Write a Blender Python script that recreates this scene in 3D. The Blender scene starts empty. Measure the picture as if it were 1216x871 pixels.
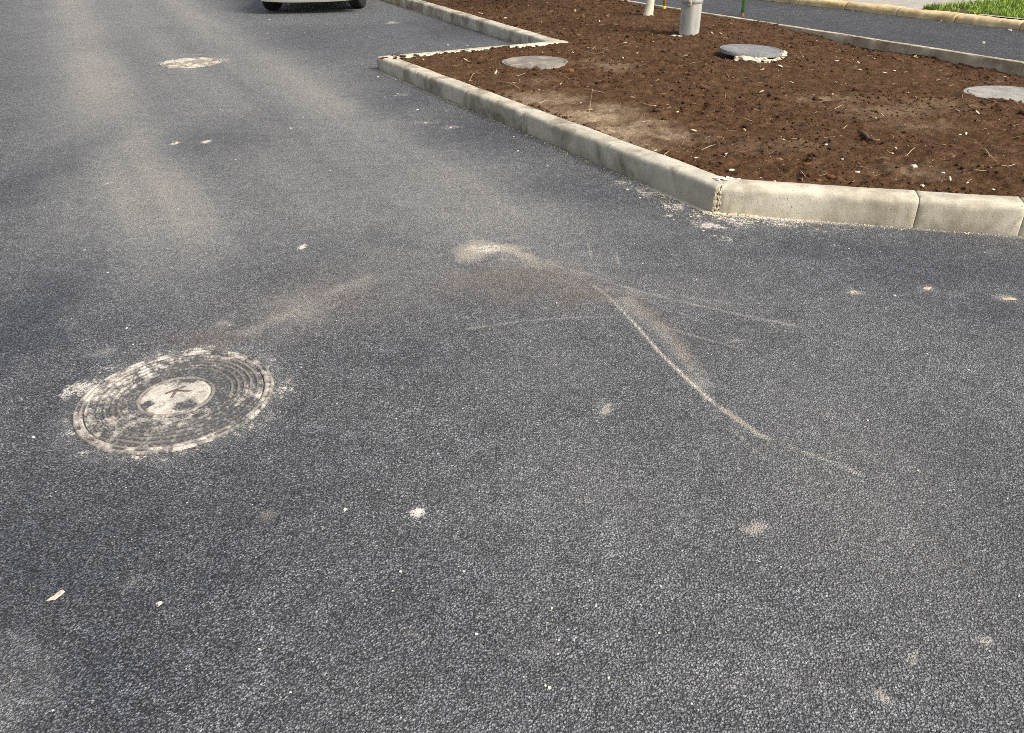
import bpy, bmesh, math, random
import numpy as np
from mathutils import Vector, Matrix

# ------------------------------------------------------------------ camera, light, exposure
scene = bpy.context.scene
COL = scene.collection
FPX, PITCH, ROLL, CAMH = 935.2, math.radians(30.55), math.radians(-0.606), 1.5
IMW, IMH = 1216.0, 871.0
_f = np.array([0, math.cos(PITCH), -math.sin(PITCH)])
_r = np.array([1.0, 0, 0]); _u = np.cross(_r, _f)
CR = _r * math.cos(ROLL) + _u * math.sin(ROLL)
CU = -_r * math.sin(ROLL) + _u * math.cos(ROLL)
cam_data = bpy.data.cameras.new('camera')
cam = bpy.data.objects.new('camera', cam_data); COL.objects.link(cam)
cam_data.sensor_width = 36; cam_data.sensor_fit = 'HORIZONTAL'
cam_data.lens = FPX / IMW * 36
cam_data.clip_start = 0.05; cam_data.clip_end = 2000
M = Matrix(((CR[0], CU[0], -_f[0], 0), (CR[1], CU[1], -_f[1], 0), (CR[2], CU[2], -_f[2], CAMH), (0, 0, 0, 1)))
cam.matrix_world = M
scene.camera = cam

SUN_VEC = Vector((0.62, -0.46, 0.74)).normalized()
sun_el = math.asin(SUN_VEC.z); sun_az = math.atan2(SUN_VEC.x, SUN_VEC.y)
world = bpy.data.worlds.new('World'); scene.world = world; world.use_nodes = True
wn = world.node_tree; wn.nodes.clear()
sky = wn.nodes.new('ShaderNodeTexSky'); sky.sky_type = 'NISHITA'; sky.sun_disc = False
sky.sun_elevation = sun_el; sky.sun_rotation = sun_az
sky.air_density = 1.0; sky.dust_density = 3.0; sky.ozone_density = 0.6
bg = wn.nodes.new('ShaderNodeBackground'); bg.inputs['Strength'].default_value = 0.095
wo = wn.nodes.new('ShaderNodeOutputWorld')
hs = wn.nodes.new('ShaderNodeHueSaturation'); hs.inputs['Saturation'].default_value = .45     # thin even cloud
wn.links.new(sky.outputs[0], hs.inputs['Color']); wn.links.new(hs.outputs[0], bg.inputs[0]); wn.links.new(bg.outputs[0], wo.inputs[0])
sl = bpy.data.lights.new('sun', 'SUN'); sl.energy = 2.2; sl.angle = math.radians(24); sl.color = (1.0, 0.94, 0.84)
sun = bpy.data.objects.new('sun', sl); COL.objects.link(sun)
sun.rotation_euler = SUN_VEC.to_track_quat('Z', 'Y').to_euler(); sun.location = (6, -4, 8)
scene.view_settings.view_transform = 'Standard'; scene.view_settings.look = 'None'
scene.view_settings.gamma = 1; scene.view_settings.exposure = 1.15
scene.cycles.filter_width = 0.9; scene.cycles.use_denoising = False; scene.cycles.use_adaptive_sampling = False
scene.view_settings.use_curve_mapping = False

# ------------------------------------------------------------------ helpers
rnd = random.Random(11)
def at(px, py, z=0.0):
    d = _f + CR * (px - IMW / 2) / FPX - CU * (py - IMH / 2) / FPX
    t = (z - CAMH) / d[2]
    return Vector((d[0] * t, d[1] * t, z))

_T = np.random.default_rng(5).random((16, 256, 256)).astype(np.float32)
def vnoise(x, y, seed=0):
    T = _T[seed % 16]
    xi = np.floor(x).astype(np.int64); yi = np.floor(y).astype(np.int64)
    fx = (x - xi).astype(np.float32); fy = (y - yi).astype(np.float32)
    fx = fx * fx * (3 - 2 * fx); fy = fy * fy * (3 - 2 * fy)
    a = T[xi & 255, yi & 255]; b = T[(xi + 1) & 255, yi & 255]
    c = T[xi & 255, (yi + 1) & 255]; d = T[(xi + 1) & 255, (yi + 1) & 255]
    return (a * (1 - fx) + b * fx) * (1 - fy) + (c * (1 - fx) + d * fx) * fy
def fbm(x, y, sc, oct=4, seed=0):
    s = 0; a = 1; t = 0
    ca, sa = math.cos(.6), math.sin(.6)
    for o in range(oct):
        s = s + a * vnoise(x * sc + 17.3 * o, y * sc + 5.7 * o, seed + o); t += a
        x, y = x * ca - y * sa, x * sa + y * ca
        a *= .5; sc *= 2.03
    return s / t
def sstep(a, b, x):
    t = np.clip((x - a) / (b - a), 0, 1); return t * t * (3 - 2 * t)

def link(o, parent=None):
    COL.objects.link(o)
    if parent: o.parent = parent
    return o
def tag(o, label=None, cat=None, group=None, kind=None):
    if label: o['label'] = label
    if cat: o['category'] = cat
    if group: o['group'] = group
    if kind: o['kind'] = kind
    return o
def empty(name, loc, rz=0):
    o = bpy.data.objects.new(name, None); o.location = loc; o.rotation_euler = (0, 0, rz)
    o.empty_display_size = .1
    return link(o)
def obj(name, me, mat=None, parent=None):
    if mat and not me.materials: me.materials.append(mat)
    return link(bpy.data.objects.new(name, me), parent)
def bm_mesh(bm, name, smooth=True):
    me = bpy.data.meshes.new(name); bm.normal_update(); bm.to_mesh(me); bm.free()
    if smooth: me.shade_smooth()
    return me
def np_mesh(name, co, faces, smooth=True):
    me = bpy.data.meshes.new(name)
    co = np.asarray(co, np.float32); faces = np.asarray(faces, np.int32)
    n, k = faces.shape
    me.vertices.add(len(co)); me.vertices.foreach_set('co', co.ravel())
    me.loops.add(n * k); me.loops.foreach_set('vertex_index', faces.ravel())
    me.polygons.add(n); me.polygons.foreach_set('loop_start', np.arange(0, n * k, k, dtype=np.int32))
    me.update(calc_edges=True); me.validate()
    if smooth: me.shade_smooth()
    return me
def color_attr(me, name, rgba):
    a = me.attributes.new(name, 'FLOAT_COLOR', 'POINT')
    a.data.foreach_set('color', np.ascontiguousarray(rgba, np.float32).ravel())
def grid_mesh(name, xs, ys, zf=None, keep=None):
    X, Y = np.meshgrid(xs, ys); Z = zf(X, Y) if zf else np.zeros_like(X)
    nx, ny = len(xs), len(ys)
    idx = np.arange(nx * ny).reshape(ny, nx)
    F = np.stack([idx[:-1, :-1], idx[:-1, 1:], idx[1:, 1:], idx[1:, :-1]], -1).reshape(-1, 4)
    co = np.stack([X, Y, Z], -1).reshape(-1, 3)
    if keep is not None:
        k = keep(X, Y).ravel(); F = F[k[F].all(1)]
        used = np.zeros(len(co), bool); used[F.ravel()] = True
        remap = np.cumsum(used) - 1; co = co[used]; F = remap[F]
    return np_mesh(name, co, F), co

def tube_bm(bm, pts, radii, seg=10, cap=True):
    rings = []
    for i, p in enumerate(pts):
        p = Vector(p)
        d = (Vector(pts[min(i + 1, len(pts) - 1)]) - Vector(pts[max(i - 1, 0)])).normalized()
        a = d.cross(Vector((0, 0, 1)))
        if a.length < .2: a = d.cross(Vector((1, 0, 0)))
        a.normalize(); b = d.cross(a)
        rings.append([bm.verts.new(p + (a * math.cos(2 * math.pi * k / seg) + b * math.sin(2 * math.pi * k / seg)) * radii[i]) for k in range(seg)])
    for r0, r1 in zip(rings, rings[1:]):
        for k in range(seg):
            bm.faces.new((r0[k], r0[(k + 1) % seg], r1[(k + 1) % seg], r1[k]))
    if cap:
        bm.faces.new(list(reversed(rings[0]))); bm.faces.new(rings[-1])
    return bm
def lathe_bm(bm, prof, seg=48, axis='z', cx=0, cy=0, cz=0):
    rings = []
    for r, z in prof:
        ring = []
        for k in range(seg):
            a = 2 * math.pi * k / seg; c, s = math.cos(a) * r, math.sin(a) * r
            ring.append(bm.verts.new((cx + c, cy + s, cz + z) if axis == 'z' else (cx + z, cy + c, cz + s)))
        rings.append(ring)
    for r0, r1 in zip(rings, rings[1:]):
        for k in range(seg):
            bm.faces.new((r0[k], r0[(k + 1) % seg], r1[(k + 1) % seg], r1[k]))
    for ring, flip in ((rings[0], True), (rings[-1], False)):
        if ring and prof[0 if flip else -1][0] > 1e-5:
            try: bm.faces.new(list(reversed(ring)) if flip else ring)
            except ValueError: pass
    bmesh.ops.recalc_face_normals(bm, faces=bm.faces)
    return bm
def lump_bm(bm, c, r, squash=(1, 1, 1), sub=2, jag=.35, rng=rnd):
    ret = bmesh.ops.create_icosphere(bm, subdivisions=sub, radius=1)
    ph = [rng.uniform(0, 6.3) for _ in range(6)]; rz = rng.uniform(0, 6.3)
    for v in ret['verts']:
        p = v.co
        k = 1 + jag * (math.sin(p.x * 3.1 + ph[0]) * math.sin(p.y * 2.7 + ph[1]) + .5 * math.sin(p.z * 5.3 + p.x * 4 + ph[2]) * math.sin(p.y * 6 + ph[3])) + rng.uniform(-.12, .12) * jag
        q = Vector((p.x * squash[0], p.y * squash[1], p.z * squash[2])) * (k * r)
        q = Matrix.Rotation(rz, 3, 'Z') @ q
        v.co = q + Vector(c)
    return bm
def box_bm(bm, x0, x1, y0, y1, z0, z1, bevel=0):
    r = bmesh.ops.create_cube(bm, size=1)
    for v in r['verts']:
        v.co = Vector(((x0 + x1) / 2 + v.co.x * (x1 - x0), (y0 + y1) / 2 + v.co.y * (y1 - y0), (z0 + z1) / 2 + v.co.z * (z1 - z0)))
    if bevel:
        es = list({e for v in r['verts'] for e in v.link_edges})
        bmesh.ops.bevel(bm, geom=es, offset=bevel, segments=2, affect='EDGES', profile=.7)
    return bm

# ------------------------------------------------------------------ node material helper
class NT:
    def __init__(s, name):
        s.mat = bpy.data.materials.new(name); s.mat.use_nodes = True
        s.t = s.mat.node_tree; s.t.nodes.clear()
        s.out = s.n('ShaderNodeOutputMaterial'); s.b = s.n('ShaderNodeBsdfPrincipled')
        s.l(s.b.outputs[0], s.out.inputs[0]); s.tc = s.n('ShaderNodeTexCoord')
        s.obj = s.tc.outputs['Object']
    def n(s, t, **kw):
        x = s.t.nodes.new(t)
        for k, v in kw.items(): setattr(x, k, v)
        return x
    def l(s, a, b): s.t.links.new(a, b)
    def put(s, sock, v):
        if hasattr(v, 'links'): s.l(v, sock)
        else: sock.default_value = v
    def math(s, op, a, b=None, c=None, clamp=False):
        x = s.n('ShaderNodeMath', operation=op, use_clamp=clamp)
        for i, v in enumerate((a, b, c)):
            if v is not None: s.put(x.inputs[i], v)
        return x.outputs[0]
    def noise(s, scale, detail=3, rough=.55, vec=None, dist=0):
        x = s.n('ShaderNodeTexNoise'); x.inputs['Scale'].default_value = scale; x.inputs['Detail'].default_value = detail
        x.inputs['Roughness'].default_value = rough; x.inputs['Distortion'].default_value = dist
        s.l(vec or s.obj, x.inputs['Vector']); return x.outputs['Fac']
    def vor(s, scale, vec=None, dim='2D', feat='F1', rand=1):
        x = s.n('ShaderNodeTexVoronoi', voronoi_dimensions=dim, feature=feat); x.inputs['Scale'].default_value = scale
        x.inputs['Randomness'].default_value = rand
        s.l(vec or s.obj, x.inputs['Vector']); return x
    def rng(s, v, a, b, c=0., d=1., smooth=False):
        x = s.n('ShaderNodeMapRange', interpolation_type='SMOOTHSTEP' if smooth else 'LINEAR')
        s.put(x.inputs['Value'], v)
        for k, q in zip(('From Min', 'From Max', 'To Min', 'To Max'), (a, b, c, d)): x.inputs[k].default_value = q
        return x.outputs['Result']
    def ramp(s, v, stops):
        x = s.n('ShaderNodeValToRGB'); s.put(x.inputs[0], v); e = x.color_ramp.elements
        while len(e) < len(stops): e.new(.5)
        for el, (p, c) in zip(e, stops): el.position = p; el.color = (*c, 1) if len(c) == 3 else c
        return x.outputs[0]
    def mix(s, f, a, b, mode='MIX'):
        x = s.n('ShaderNodeMix', data_type='RGBA', blend_type=mode); x.clamp_factor = True
        s.put(x.inputs[0], f)
        for i, v in ((6, a), (7, b)): s.put(x.inputs[i], (*v, 1) if isinstance(v, tuple) and len(v) == 3 else v)
        return x.outputs[2]
    def attr(s, name):
        x = s.n('ShaderNodeAttribute', attribute_name=name); return x
    def sep(s, c):
        x = s.n('ShaderNodeSeparateColor'); s.l(c, x.inputs[0]); return x.outputs
    def scalevec(s, sx, sy, sz):
        x = s.n('ShaderNodeMapping'); x.inputs['Scale'].default_value = (sx, sy, sz); s.l(s.obj, x.inputs[0]); return x.outputs[0]
    def bump(s, h, strength=.5, dist=.01):
        x = s.n('ShaderNodeBump'); x.inputs['Strength'].default_value = strength; x.inputs['Distance'].default_value = dist
        s.put(x.inputs['Height'], h); s.l(x.outputs[0], s.b.inputs['Normal'])
    def fin(s, col, rough=.8, spec=.3, metal=0):
        s.put(s.b.inputs['Base Color'], (*col, 1) if isinstance(col, tuple) and len(col) == 3 else col)
        s.put(s.b.inputs['Roughness'], rough); s.b.inputs['Specular IOR Level'].default_value = spec
        s.put(s.b.inputs['Metallic'], metal)
        return s.mat

def plain(name, col, rough=.6, var=.25, scale=20, spec=.4, metal=0, bump=.0):
    m = NT(name); f = m.noise(scale, 4)
    d = tuple(c * (1 - var) for c in col); h = tuple(min(1, c * (1 + var)) for c in col)
    c = m.ramp(f, [(.3, d), (.7, h)])
    if bump: m.bump(m.noise(scale * 4, 4), bump, .005)
    return m.fin(c, rough, spec, metal)

def asphalt_mat(name, stain=True, base=1.0):
    m = NT(name)
    # jitter the lookup a little so that the stones are angular and uneven, not round cells
    wob = m.n('ShaderNodeTexNoise'); wob.inputs['Scale'].default_value = 130; wob.inputs['Detail'].default_value = 2; m.l(m.obj, wob.inputs['Vector'])
    vm = m.n('ShaderNodeVectorMath', operation='MULTIPLY_ADD'); m.l(wob.outputs['Color'], vm.inputs[0]); vm.inputs[1].default_value = (.003, .003, 0); m.l(m.obj, vm.inputs[2])
    V = vm.outputs[0]
    v1 = m.vor(152, V); v2 = m.vor(335, V); v3 = m.vor(92, V); v5 = m.vor(215, V)
    r1 = m.sep(v1.outputs['Color'])[0]; r2 = m.sep(v2.outputs['Color'])[0]; r5_ = m.sep(v5.outputs['Color'])
    b = base
    agg = m.ramp(r1, [(0, (.034 * b, .036 * b, .042 * b)), (.40, (.080 * b, .083 * b, .092 * b)), (.75, (.145 * b, .149 * b, .160 * b)), (.94, (.21 * b, .212 * b, .22 * b)), (1, (.40, .40, .39))])
    fine = m.ramp(r2, [(0, (.028 * b, .030 * b, .035 * b)), (.5, (.080 * b, .083 * b, .092 * b)), (.85, (.165 * b, .169 * b, .18 * b)), (1, (.36, .36, .355))])
    r3 = m.sep(v3.outputs['Color'])
    c = m.mix(m.rng(m.noise(70, 2), .42, .58, .15, .85), agg, fine)
    big = m.math('MULTIPLY', m.math('GREATER_THAN', r3[2], .72), m.math('LESS_THAN', v3.outputs['Distance'], m.rng(r3[1], 0, 1, .25, .5)))
    c = m.mix(m.math('MULTIPLY', big, .8), c, m.ramp(r3[0], [(0, (.05 * b, .052 * b, .058 * b)), (.6, (.11 * b, .113 * b, .122 * b)), (1, (.20 * b, .2 * b, .205 * b))]))
    gap = m.rng(v1.outputs['Distance'], .34, .60, 1.0, .26)  # dark binder gaps, with shade between the stones painted in too
    c = m.mix(1.0, c, gap, 'MULTIPLY')
    c = m.mix(m.math('MULTIPLY', m.math('GREATER_THAN', r5_[0], m.rng(m.noise(26, 4, .7), .35, .65, .90, .66)), .85), c, (.012, .0125, .015))  # dark pits: binder, plus the shade inside them painted into the colour
    c = m.mix(m.math('MULTIPLY', m.math('GREATER_THAN', r5_[1], .97), .6), c, (.50, .50, .48))
    mac = m.math('MULTIPLY', m.rng(m.noise(.9, 5), .3, .7, .82, 1.18), m.rng(m.noise(9, 6, .7), .3, .7, .68, 1.32))
    c = m.mix(1.0, c, mac, 'MULTIPLY')
    r3 = m.sep(v3.outputs['Color']); chip = m.math('MULTIPLY', m.math('GREATER_THAN', r3[0], .94), m.math('LESS_THAN', v3.outputs['Distance'], m.rng(r3[1], 0, 1, .06, .32)))
    c = m.mix(m.math('MULTIPLY', chip, m.rng(r3[2], 0, 1, .1, .8)), c, (.47, .46, .43))
    hgt = m.math('ADD', m.math('MULTIPLY', m.rng(v1.outputs['Distance'], 0, .7, 1, 0), m.rng(r1, 0, 1, .35, 1)), m.math('MULTIPLY', m.rng(v2.outputs['Distance'], 0, .7, 1, 0), .35))
    if stain:
        at1 = m.attr('stain'); s = m.sep(at1.outputs['Color']); br = at1.outputs['Alpha']
        n12 = m.noise(11, 5, .65); n40 = m.noise(45, 4, .7); n150 = m.noise(160, 2)
        # clean, darker strips of fresh bitumen, and plain darker bluish patches
        c = m.mix(m.math('MULTIPLY', s[1], m.rng(n12, .3, .65, .45, 1.0)), c, m.mix(1.0, c, (.36, .40, .52), 'MULTIPLY'))
        # dust settles between and over the stones
        mod = m.math('MULTIPLY', m.rng(n12, .25, .75, .6, 1.25), m.math('MULTIPLY', m.rng(n150, .3, .7, .5, 1.25), m.rng(r1, 0, 1, .75, 1.3)))
        grn = m.math('ADD', m.math('MULTIPLY', m.math('SUBTRACT', n150, .5), 2.2), m.math('ADD', m.math('MULTIPLY', m.math('SUBTRACT', n40, .5), 1.3), m.math('MULTIPLY', m.math('SUBTRACT', r1, .5), .25)))
        fd = m.math('ADD', m.math('MULTIPLY', m.math('MULTIPLY', s[0], mod), .62), m.math('MULTIPLY', m.rng(m.math('ADD', s[0], grn), .52, .95), .55), clamp=True)
        c = m.mix(m.math('MULTIPLY', fd, .82), c, m.mix(m.rng(s[0], .55, 1.1), (.37, .353, .325), (.43, .375, .30)))
        fb = m.math('MULTIPLY', br, m.math('MULTIPLY', m.rng(n12, .3, .7, .4, 1.3), m.rng(n150, .3, .7, .4, 1.25)), clamp=True)
        c = m.mix(m.math('MULTIPLY', fb, .7), c, (.27, .185, .125))
        fw = m.rng(m.math('ADD', m.math('MULTIPLY', s[2], .72), m.math('ADD', m.math('MULTIPLY', n40, .9), m.math('MULTIPLY', n150, .45))), .94, 1.10)
        c = m.mix(m.math('MULTIPLY', fw, m.math('MULTIPLY', m.math('GREATER_THAN', s[2], .01), .9)), c, (.64, .585, .50))
        cov = m.math('MAXIMUM', m.math('MULTIPLY', fd, .5), fw)
        hgt = m.math('ADD', m.math('MULTIPLY', hgt, m.math('SUBTRACT', 1, m.math('MULTIPLY', cov, .5))), m.math('MULTIPLY', cov, .4))
    hgt = m.math('ADD', hgt, m.math('MULTIPLY', big, .5))
    m.bump(hgt, 1.0, .0085)
    rough = m.rng(r1, 0, 1, .62, .88)
    return m.fin(c, rough, .35)

def concrete_mat(name, base, warm, dirt, smear=0.3, dark=.6):
    m = NT(name)
    oi = m.n('ShaderNodeObjectInfo'); geo = m.n('ShaderNodeNewGeometry')
    P = geo.outputs['Position']
    n1 = m.noise(2.6, 5, .6, P); n2 = m.noise(14, 5, .65, P); n3 = m.noise(120, 3, .6, P)
    c = m.mix(m.rng(n1, .35, .65), base, warm)
    c = m.mix(1.0, c, m.rng(n2, .3, .7, .86, 1.12), 'MULTIPLY')
    c = m.mix(1.0, c, m.rng(n3, .3, .7, .88, 1.1), 'MULTIPLY')
    c = m.mix(1.0, c, m.rng(oi.outputs['Random'], 0, 1, .92, 1.06), 'MULTIPLY')
    mp = m.n('ShaderNodeMapping'); mp.inputs['Scale'].default_value = (9, 9, 2.2); m.l(P, mp.inputs[0])
    st = m.noise(1, 5, .65, mp.outputs[0]); st2 = m.noise(3.3, 4, .6, P, .6)
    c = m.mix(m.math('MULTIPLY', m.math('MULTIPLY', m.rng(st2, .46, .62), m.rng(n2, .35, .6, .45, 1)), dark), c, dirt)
    c = m.mix(m.math('MULTIPLY', m.rng(st, .50, .72), smear), c, (.62, .57, .45))
    v = m.vor(75, P, '3D'); pit = m.math('MULTIPLY', m.math('GREATER_THAN', m.sep(v.outputs['Color'])[0], .86), m.math('LESS_THAN', v.outputs['Distance'], m.rng(n2, .35, .65, .05, .32)))
    c = m.mix(m.math('MULTIPLY', pit, .75), c, (.10, .08, .06))
    h = m.math('ADD', m.math('MULTIPLY', n2, .5), m.math('ADD', m.math('MULTIPLY', n3, .25), m.math('MULTIPLY', pit, -.6)))
    m.bump(h, .8, .008)
    return m.fin(c, .88, .2)

def soil_mat():
    m = NT('soil'); geo = m.n('ShaderNodeNewGeometry'); P = geo.outputs['Position']
    n1 = m.noise(1.3, 5, .6, P); n2 = m.noise(9, 5, .65, P); n3 = m.noise(70, 4, .65, P); n4 = m.noise(240, 2, .6, P)
    c = m.ramp(n2, [(.25, (.036, .0178, .0084)), (.5, (.082, .0415, .0198)), (.75, (.142, .078, .041))])
    c = m.mix(m.rng(n1, .50, .70, 0, .40), c, (.105, .063, .038))
    c = m.mix(1.0, c, m.rng(n3, .28, .72, .40, 1.6), 'MULTIPLY')
    c = m.mix(1.0, c, m.rng(n4, .3, .7, .7, 1.3), 'MULTIPLY')
    red = m.noise(5.5, 3, .6, P, .4)
    c = m.mix(m.rng(red, .66, .76, 0, .5), c, (.16, .060, .022))
    a = m.attr('dry')
    s = m.sep(a.outputs['Color'])
    c = m.mix(m.math('MULTIPLY', s[0], m.rng(n2, .3, .6, .4, 1.3), clamp=True), c, m.mix(m.rng(n3, .3, .7), (.22, .15, .092), (.40, .305, .205)))
    v = m.vor(60, P, '3D'); r = m.sep(v.outputs['Color'])
    spk = m.math('MULTIPLY', m.math('GREATER_THAN', r[0], .955), m.math('LESS_THAN', v.outputs['Distance'], m.rng(r[1], 0, 1, .1, .3)))
    c = m.mix(m.math('MULTIPLY', spk, .75), c, (.46, .38, .26))
    m.bump(m.math('ADD', m.math('MULTIPLY', n3, .7), m.math('MULTIPLY', n4, .4)), 1.0, .02)
    return m.fin(c, .95, .12)

MAT = {}
MAT['asphalt'] = asphalt_mat('asphalt', True, 1.70)
MAT['path'] = asphalt_mat('path_asphalt', False, .9)
MAT['kerb'] = concrete_mat('kerb_concrete', (.395, .355, .28), (.50, .46, .375), (.14, .112, .075), .4, .9)  # dirt colour made heavier, painting in shade of the road-facing faces
MAT['kerb_cream'] = concrete_mat('kerb_concrete_mortared', (.43, .385, .295), (.51, .465, .37), (.19, .15, .095), .65, .6)
MAT['edging'] = concrete_mat('edging_concrete', (.38, .315, .215), (.45, .39, .29), (.16, .115, .07), .3, .9)
MAT['old'] = concrete_mat('weathered_kerb', (.54, .385, .185), (.60, .47, .28), (.28, .19, .10), .35, .6)
MAT['pavement'] = concrete_mat('pavement', (.30, .275, .24), (.35, .32, .28), (.2, .18, .15), .1, .4)
MAT['pale'] = concrete_mat('pale_concrete', (.48, .45, .39), (.52, .48, .42), (.32, .29, .24), .3, .4)
MAT['mortar'] = plain('mortar', (.53, .46, .345), .9, .35, 40, .15, 0, .5)
MAT['white_mortar'] = plain('white_mortar', (.62, .585, .52), .9, .2, 60, .15, 0, .4)
MAT['tan_mortar'] = plain('tan_mortar', (.48, .39, .27), .9, .3, 60, .15, 0, .5)
MAT['soil'] = soil_mat()
MAT['wood'] = plain('wood_chip', (.60, .50, .34), .85, .3, 30, .15)
MAT['chip_dull'] = plain('chip_dull', (.40, .29, .18), .9, .3, 30, .1)
MAT['twig'] = plain('twig', (.36, .27, .17), .85, .35, 30, .15)
MAT['bark'] = plain('bark', (.10, .068, .045), .9, .4, 25, .15, 0, .6)
MAT['leaf_y'] = plain('yellow_leaf', (.55, .38, .05), .6, .25, 25)
MAT['clay'] = plain('orange_clay', (.15, .066, .028), .95, .35, 30, .1, 0, .6)
MAT['stone'] = plain('pale_stone', (.52, .47, .39), .85, .2, 40, .2, 0, .3)
MAT['straw'] = plain('straw', (.42, .33, .20), .85, .3, 20, .15)
MAT['grass'] = plain('grass', (.19, .28, .04), .6, .6, 7, .25)
MAT['weed'] = plain('weed_leaf', (.15, .17, .03), .6, .5, 14, .25)
MAT['lawn_soil'] = plain('lawn_soil', (.07, .06, .03), .95, .3, 10, .1)

# ------------------------------------------------------------------ layout in plan
def v2(p): return np.array([p[0], p[1]], float)
A0 = v2(at(846, 253)); E1 = v2(at(1208, 280)); B0 = v2(at(449, 83))
D1, D2 = v2(at(588, 44)), v2(at(528.7, 24.7))
P1, P2 = v2(at(449, 67.6, .125)), v2(at(614, 52, .145))
def isect(p, d, q, e):
    t = np.linalg.solve(np.array([d, -e]).T, q - p); return p + d * t[0]
def unit(v): return v / np.linalg.norm(v)
uAE = unit(E1 - A0); uAB = unit(B0 - A0); uBC = unit(P2 - P1); uCD = unit(D2 - D1)
B0 = isect(A0, uAB, P1, uBC)
C0 = isect(P1, uBC, D1, uCD)
KW = .15
def nin(u, s=1): return np.array([u[1], -u[0]]) * s      # right-hand normal of the walk
nAB = nin(uAB); nCD = nin(uCD); nBC = -nin(uBC) if nin(uBC)[1] > 0 else nin(uBC); nAE = np.array([-uAE[1], uAE[0]])
kA, kB, kC = .155, .128, .145
ZP = .14                                                     # footpath level
PK1, PK2 = v2(at(838, 16, ZP)), v2(at(1216, 75, ZP)); uPK = unit(PK1 - PK2); nPK = nin(uPK)
YK1, YK2 = v2(at(930, 3, ZP)), v2(at(1210, 35, ZP)); uYK = unit(YK1 - YK2); nYK = nin(uYK)

def off(p, n, d): return p + n * d
def corner(p, u, n, q, w, k, d): return isect(p + n * d, u, q + k * d, w)
def bed_poly(d):
    a = corner(A0, uAE, nAE, A0, uAB, nAB, d); b = corner(A0, uAB, nAB, B0, uBC, nBC, d); c = corner(B0, uBC, nBC, C0, uCD, nCD, d)
    return [A0 + nAE * d + uAE * 5.2, a, b, c, C0 + nCD * d + uCD * 9, PK1 + uPK * 7 - nPK * (-.03), PK2 - uPK * 6 + nPK * .03]
def inside(poly):
    def f(X, Y):
        r = np.zeros(X.shape, bool); n = len(poly)
        for i in range(n):
            (x0, y0), (x1, y1) = poly[i], poly[(i + 1) % n]
            c = (y0 > Y) != (y1 > Y)
            r ^= c & (X < (x1 - x0) * (Y - y0) / (y1 - y0 + 1e-12) + x0)
        return r
    return f
POLY = bed_poly(.07)
nAv = nAB
dPath = float((PK1 - A0) @ nPK)
def soil_base(X, Y):
    d = (X - A0[0]) * nAv[0] + (Y - A0[1]) * nAv[1]
    dp = (PK1[0] - X) * nPK[0] + (PK1[1] - Y) * nPK[1]       # distance to the path edge
    e = (X - A0[0]) * nAE[0] + (Y - A0[1]) * nAE[1]
    z = .118 + .02 * (fbm(X, Y, .7, 2, 3) - .5) * 2
    z = z - .085 * sstep(1.5, .1, dp) * sstep(10.8, 9.2, Y)
    z = z - .035 * sstep(10.2, 11.5, Y) * 0
    return z
def soil_pt(px, py):
    p = at(px, py, .115)
    for _ in range(3):
        z = float(soil_base(np.array([p.x]), np.array([p.y]))[0]); p = at(px, py, z)
    return p

# ------------------------------------------------------------------ ground and road
me, _ = grid_mesh('ground', np.linspace(-600, 600, 13), np.linspace(-600, 600, 13))
g = obj('ground', me, plain('far_ground', (.10, .09, .07), .95, .3, .2, .1)); g.location.z = -.30
tag(g, kind='structure')

xs = np.concatenate([np.arange(-40, -5, .25), np.arange(-5, -2.2, .022), np.arange(-2.2, 2.6, .0105), np.arange(2.6, 4.0, .02), np.arange(4, 12.1, .25)])
ys = [-12.0]
while ys[-1] < 60:
    y = ys[-1]; ys.append(y + (.3 if y < .4 else (.0105 if y < 2.6 else (.0105 + (y - 2.6) * .0042 if y < 17 else .6))))
ys = np.array(ys)
me, co = grid_mesh('road', xs, ys)
X, Y = co[:, 0], co[:, 1]
ST = np.zeros((len(co), 4), np.float32)
WX = X + .05 * (fbm(X, Y, 6, 3, 1) - .5); WY = Y + .05 * (fbm(X, Y, 6, 3, 8) - .5)
def px_scale(px, py):
    a, b = at(px - 4, py), at(px + 4, py); c, d = at(px, py - 3), at(px, py + 3)
    return (b - a).length / 8, (d - c).length / 6
def blob(px, py, rx, ry, amt, ch, pw=1.0, wob=.5):
    c = at(px, py); sx, sy = px_scale(px, py); a, b = rx * sx, ry * sy
    k = np.nonzero((abs(X - c.x) < 2.2 * a + .05) & (abs(Y - c.y) < 2.2 * b + .05))[0]
    if not len(k): return
    w = wob * min(a, b)
    dx = (X[k] + w * 2 * (fbm(X[k], Y[k], .8 / max(min(a, b), .02), 3, ch) - .5) - c.x) / a
    dy = (Y[k] + w * 2 * (fbm(X[k], Y[k], .8 / max(min(a, b), .02), 3, ch + 5) - .5) - c.y) / b
    v = np.exp(-(dx * dx + dy * dy) * 1.1) * amt
    ST[k, ch] = np.maximum(ST[k, ch], v) if pw == 1 else ST[k, ch] + v
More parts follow.
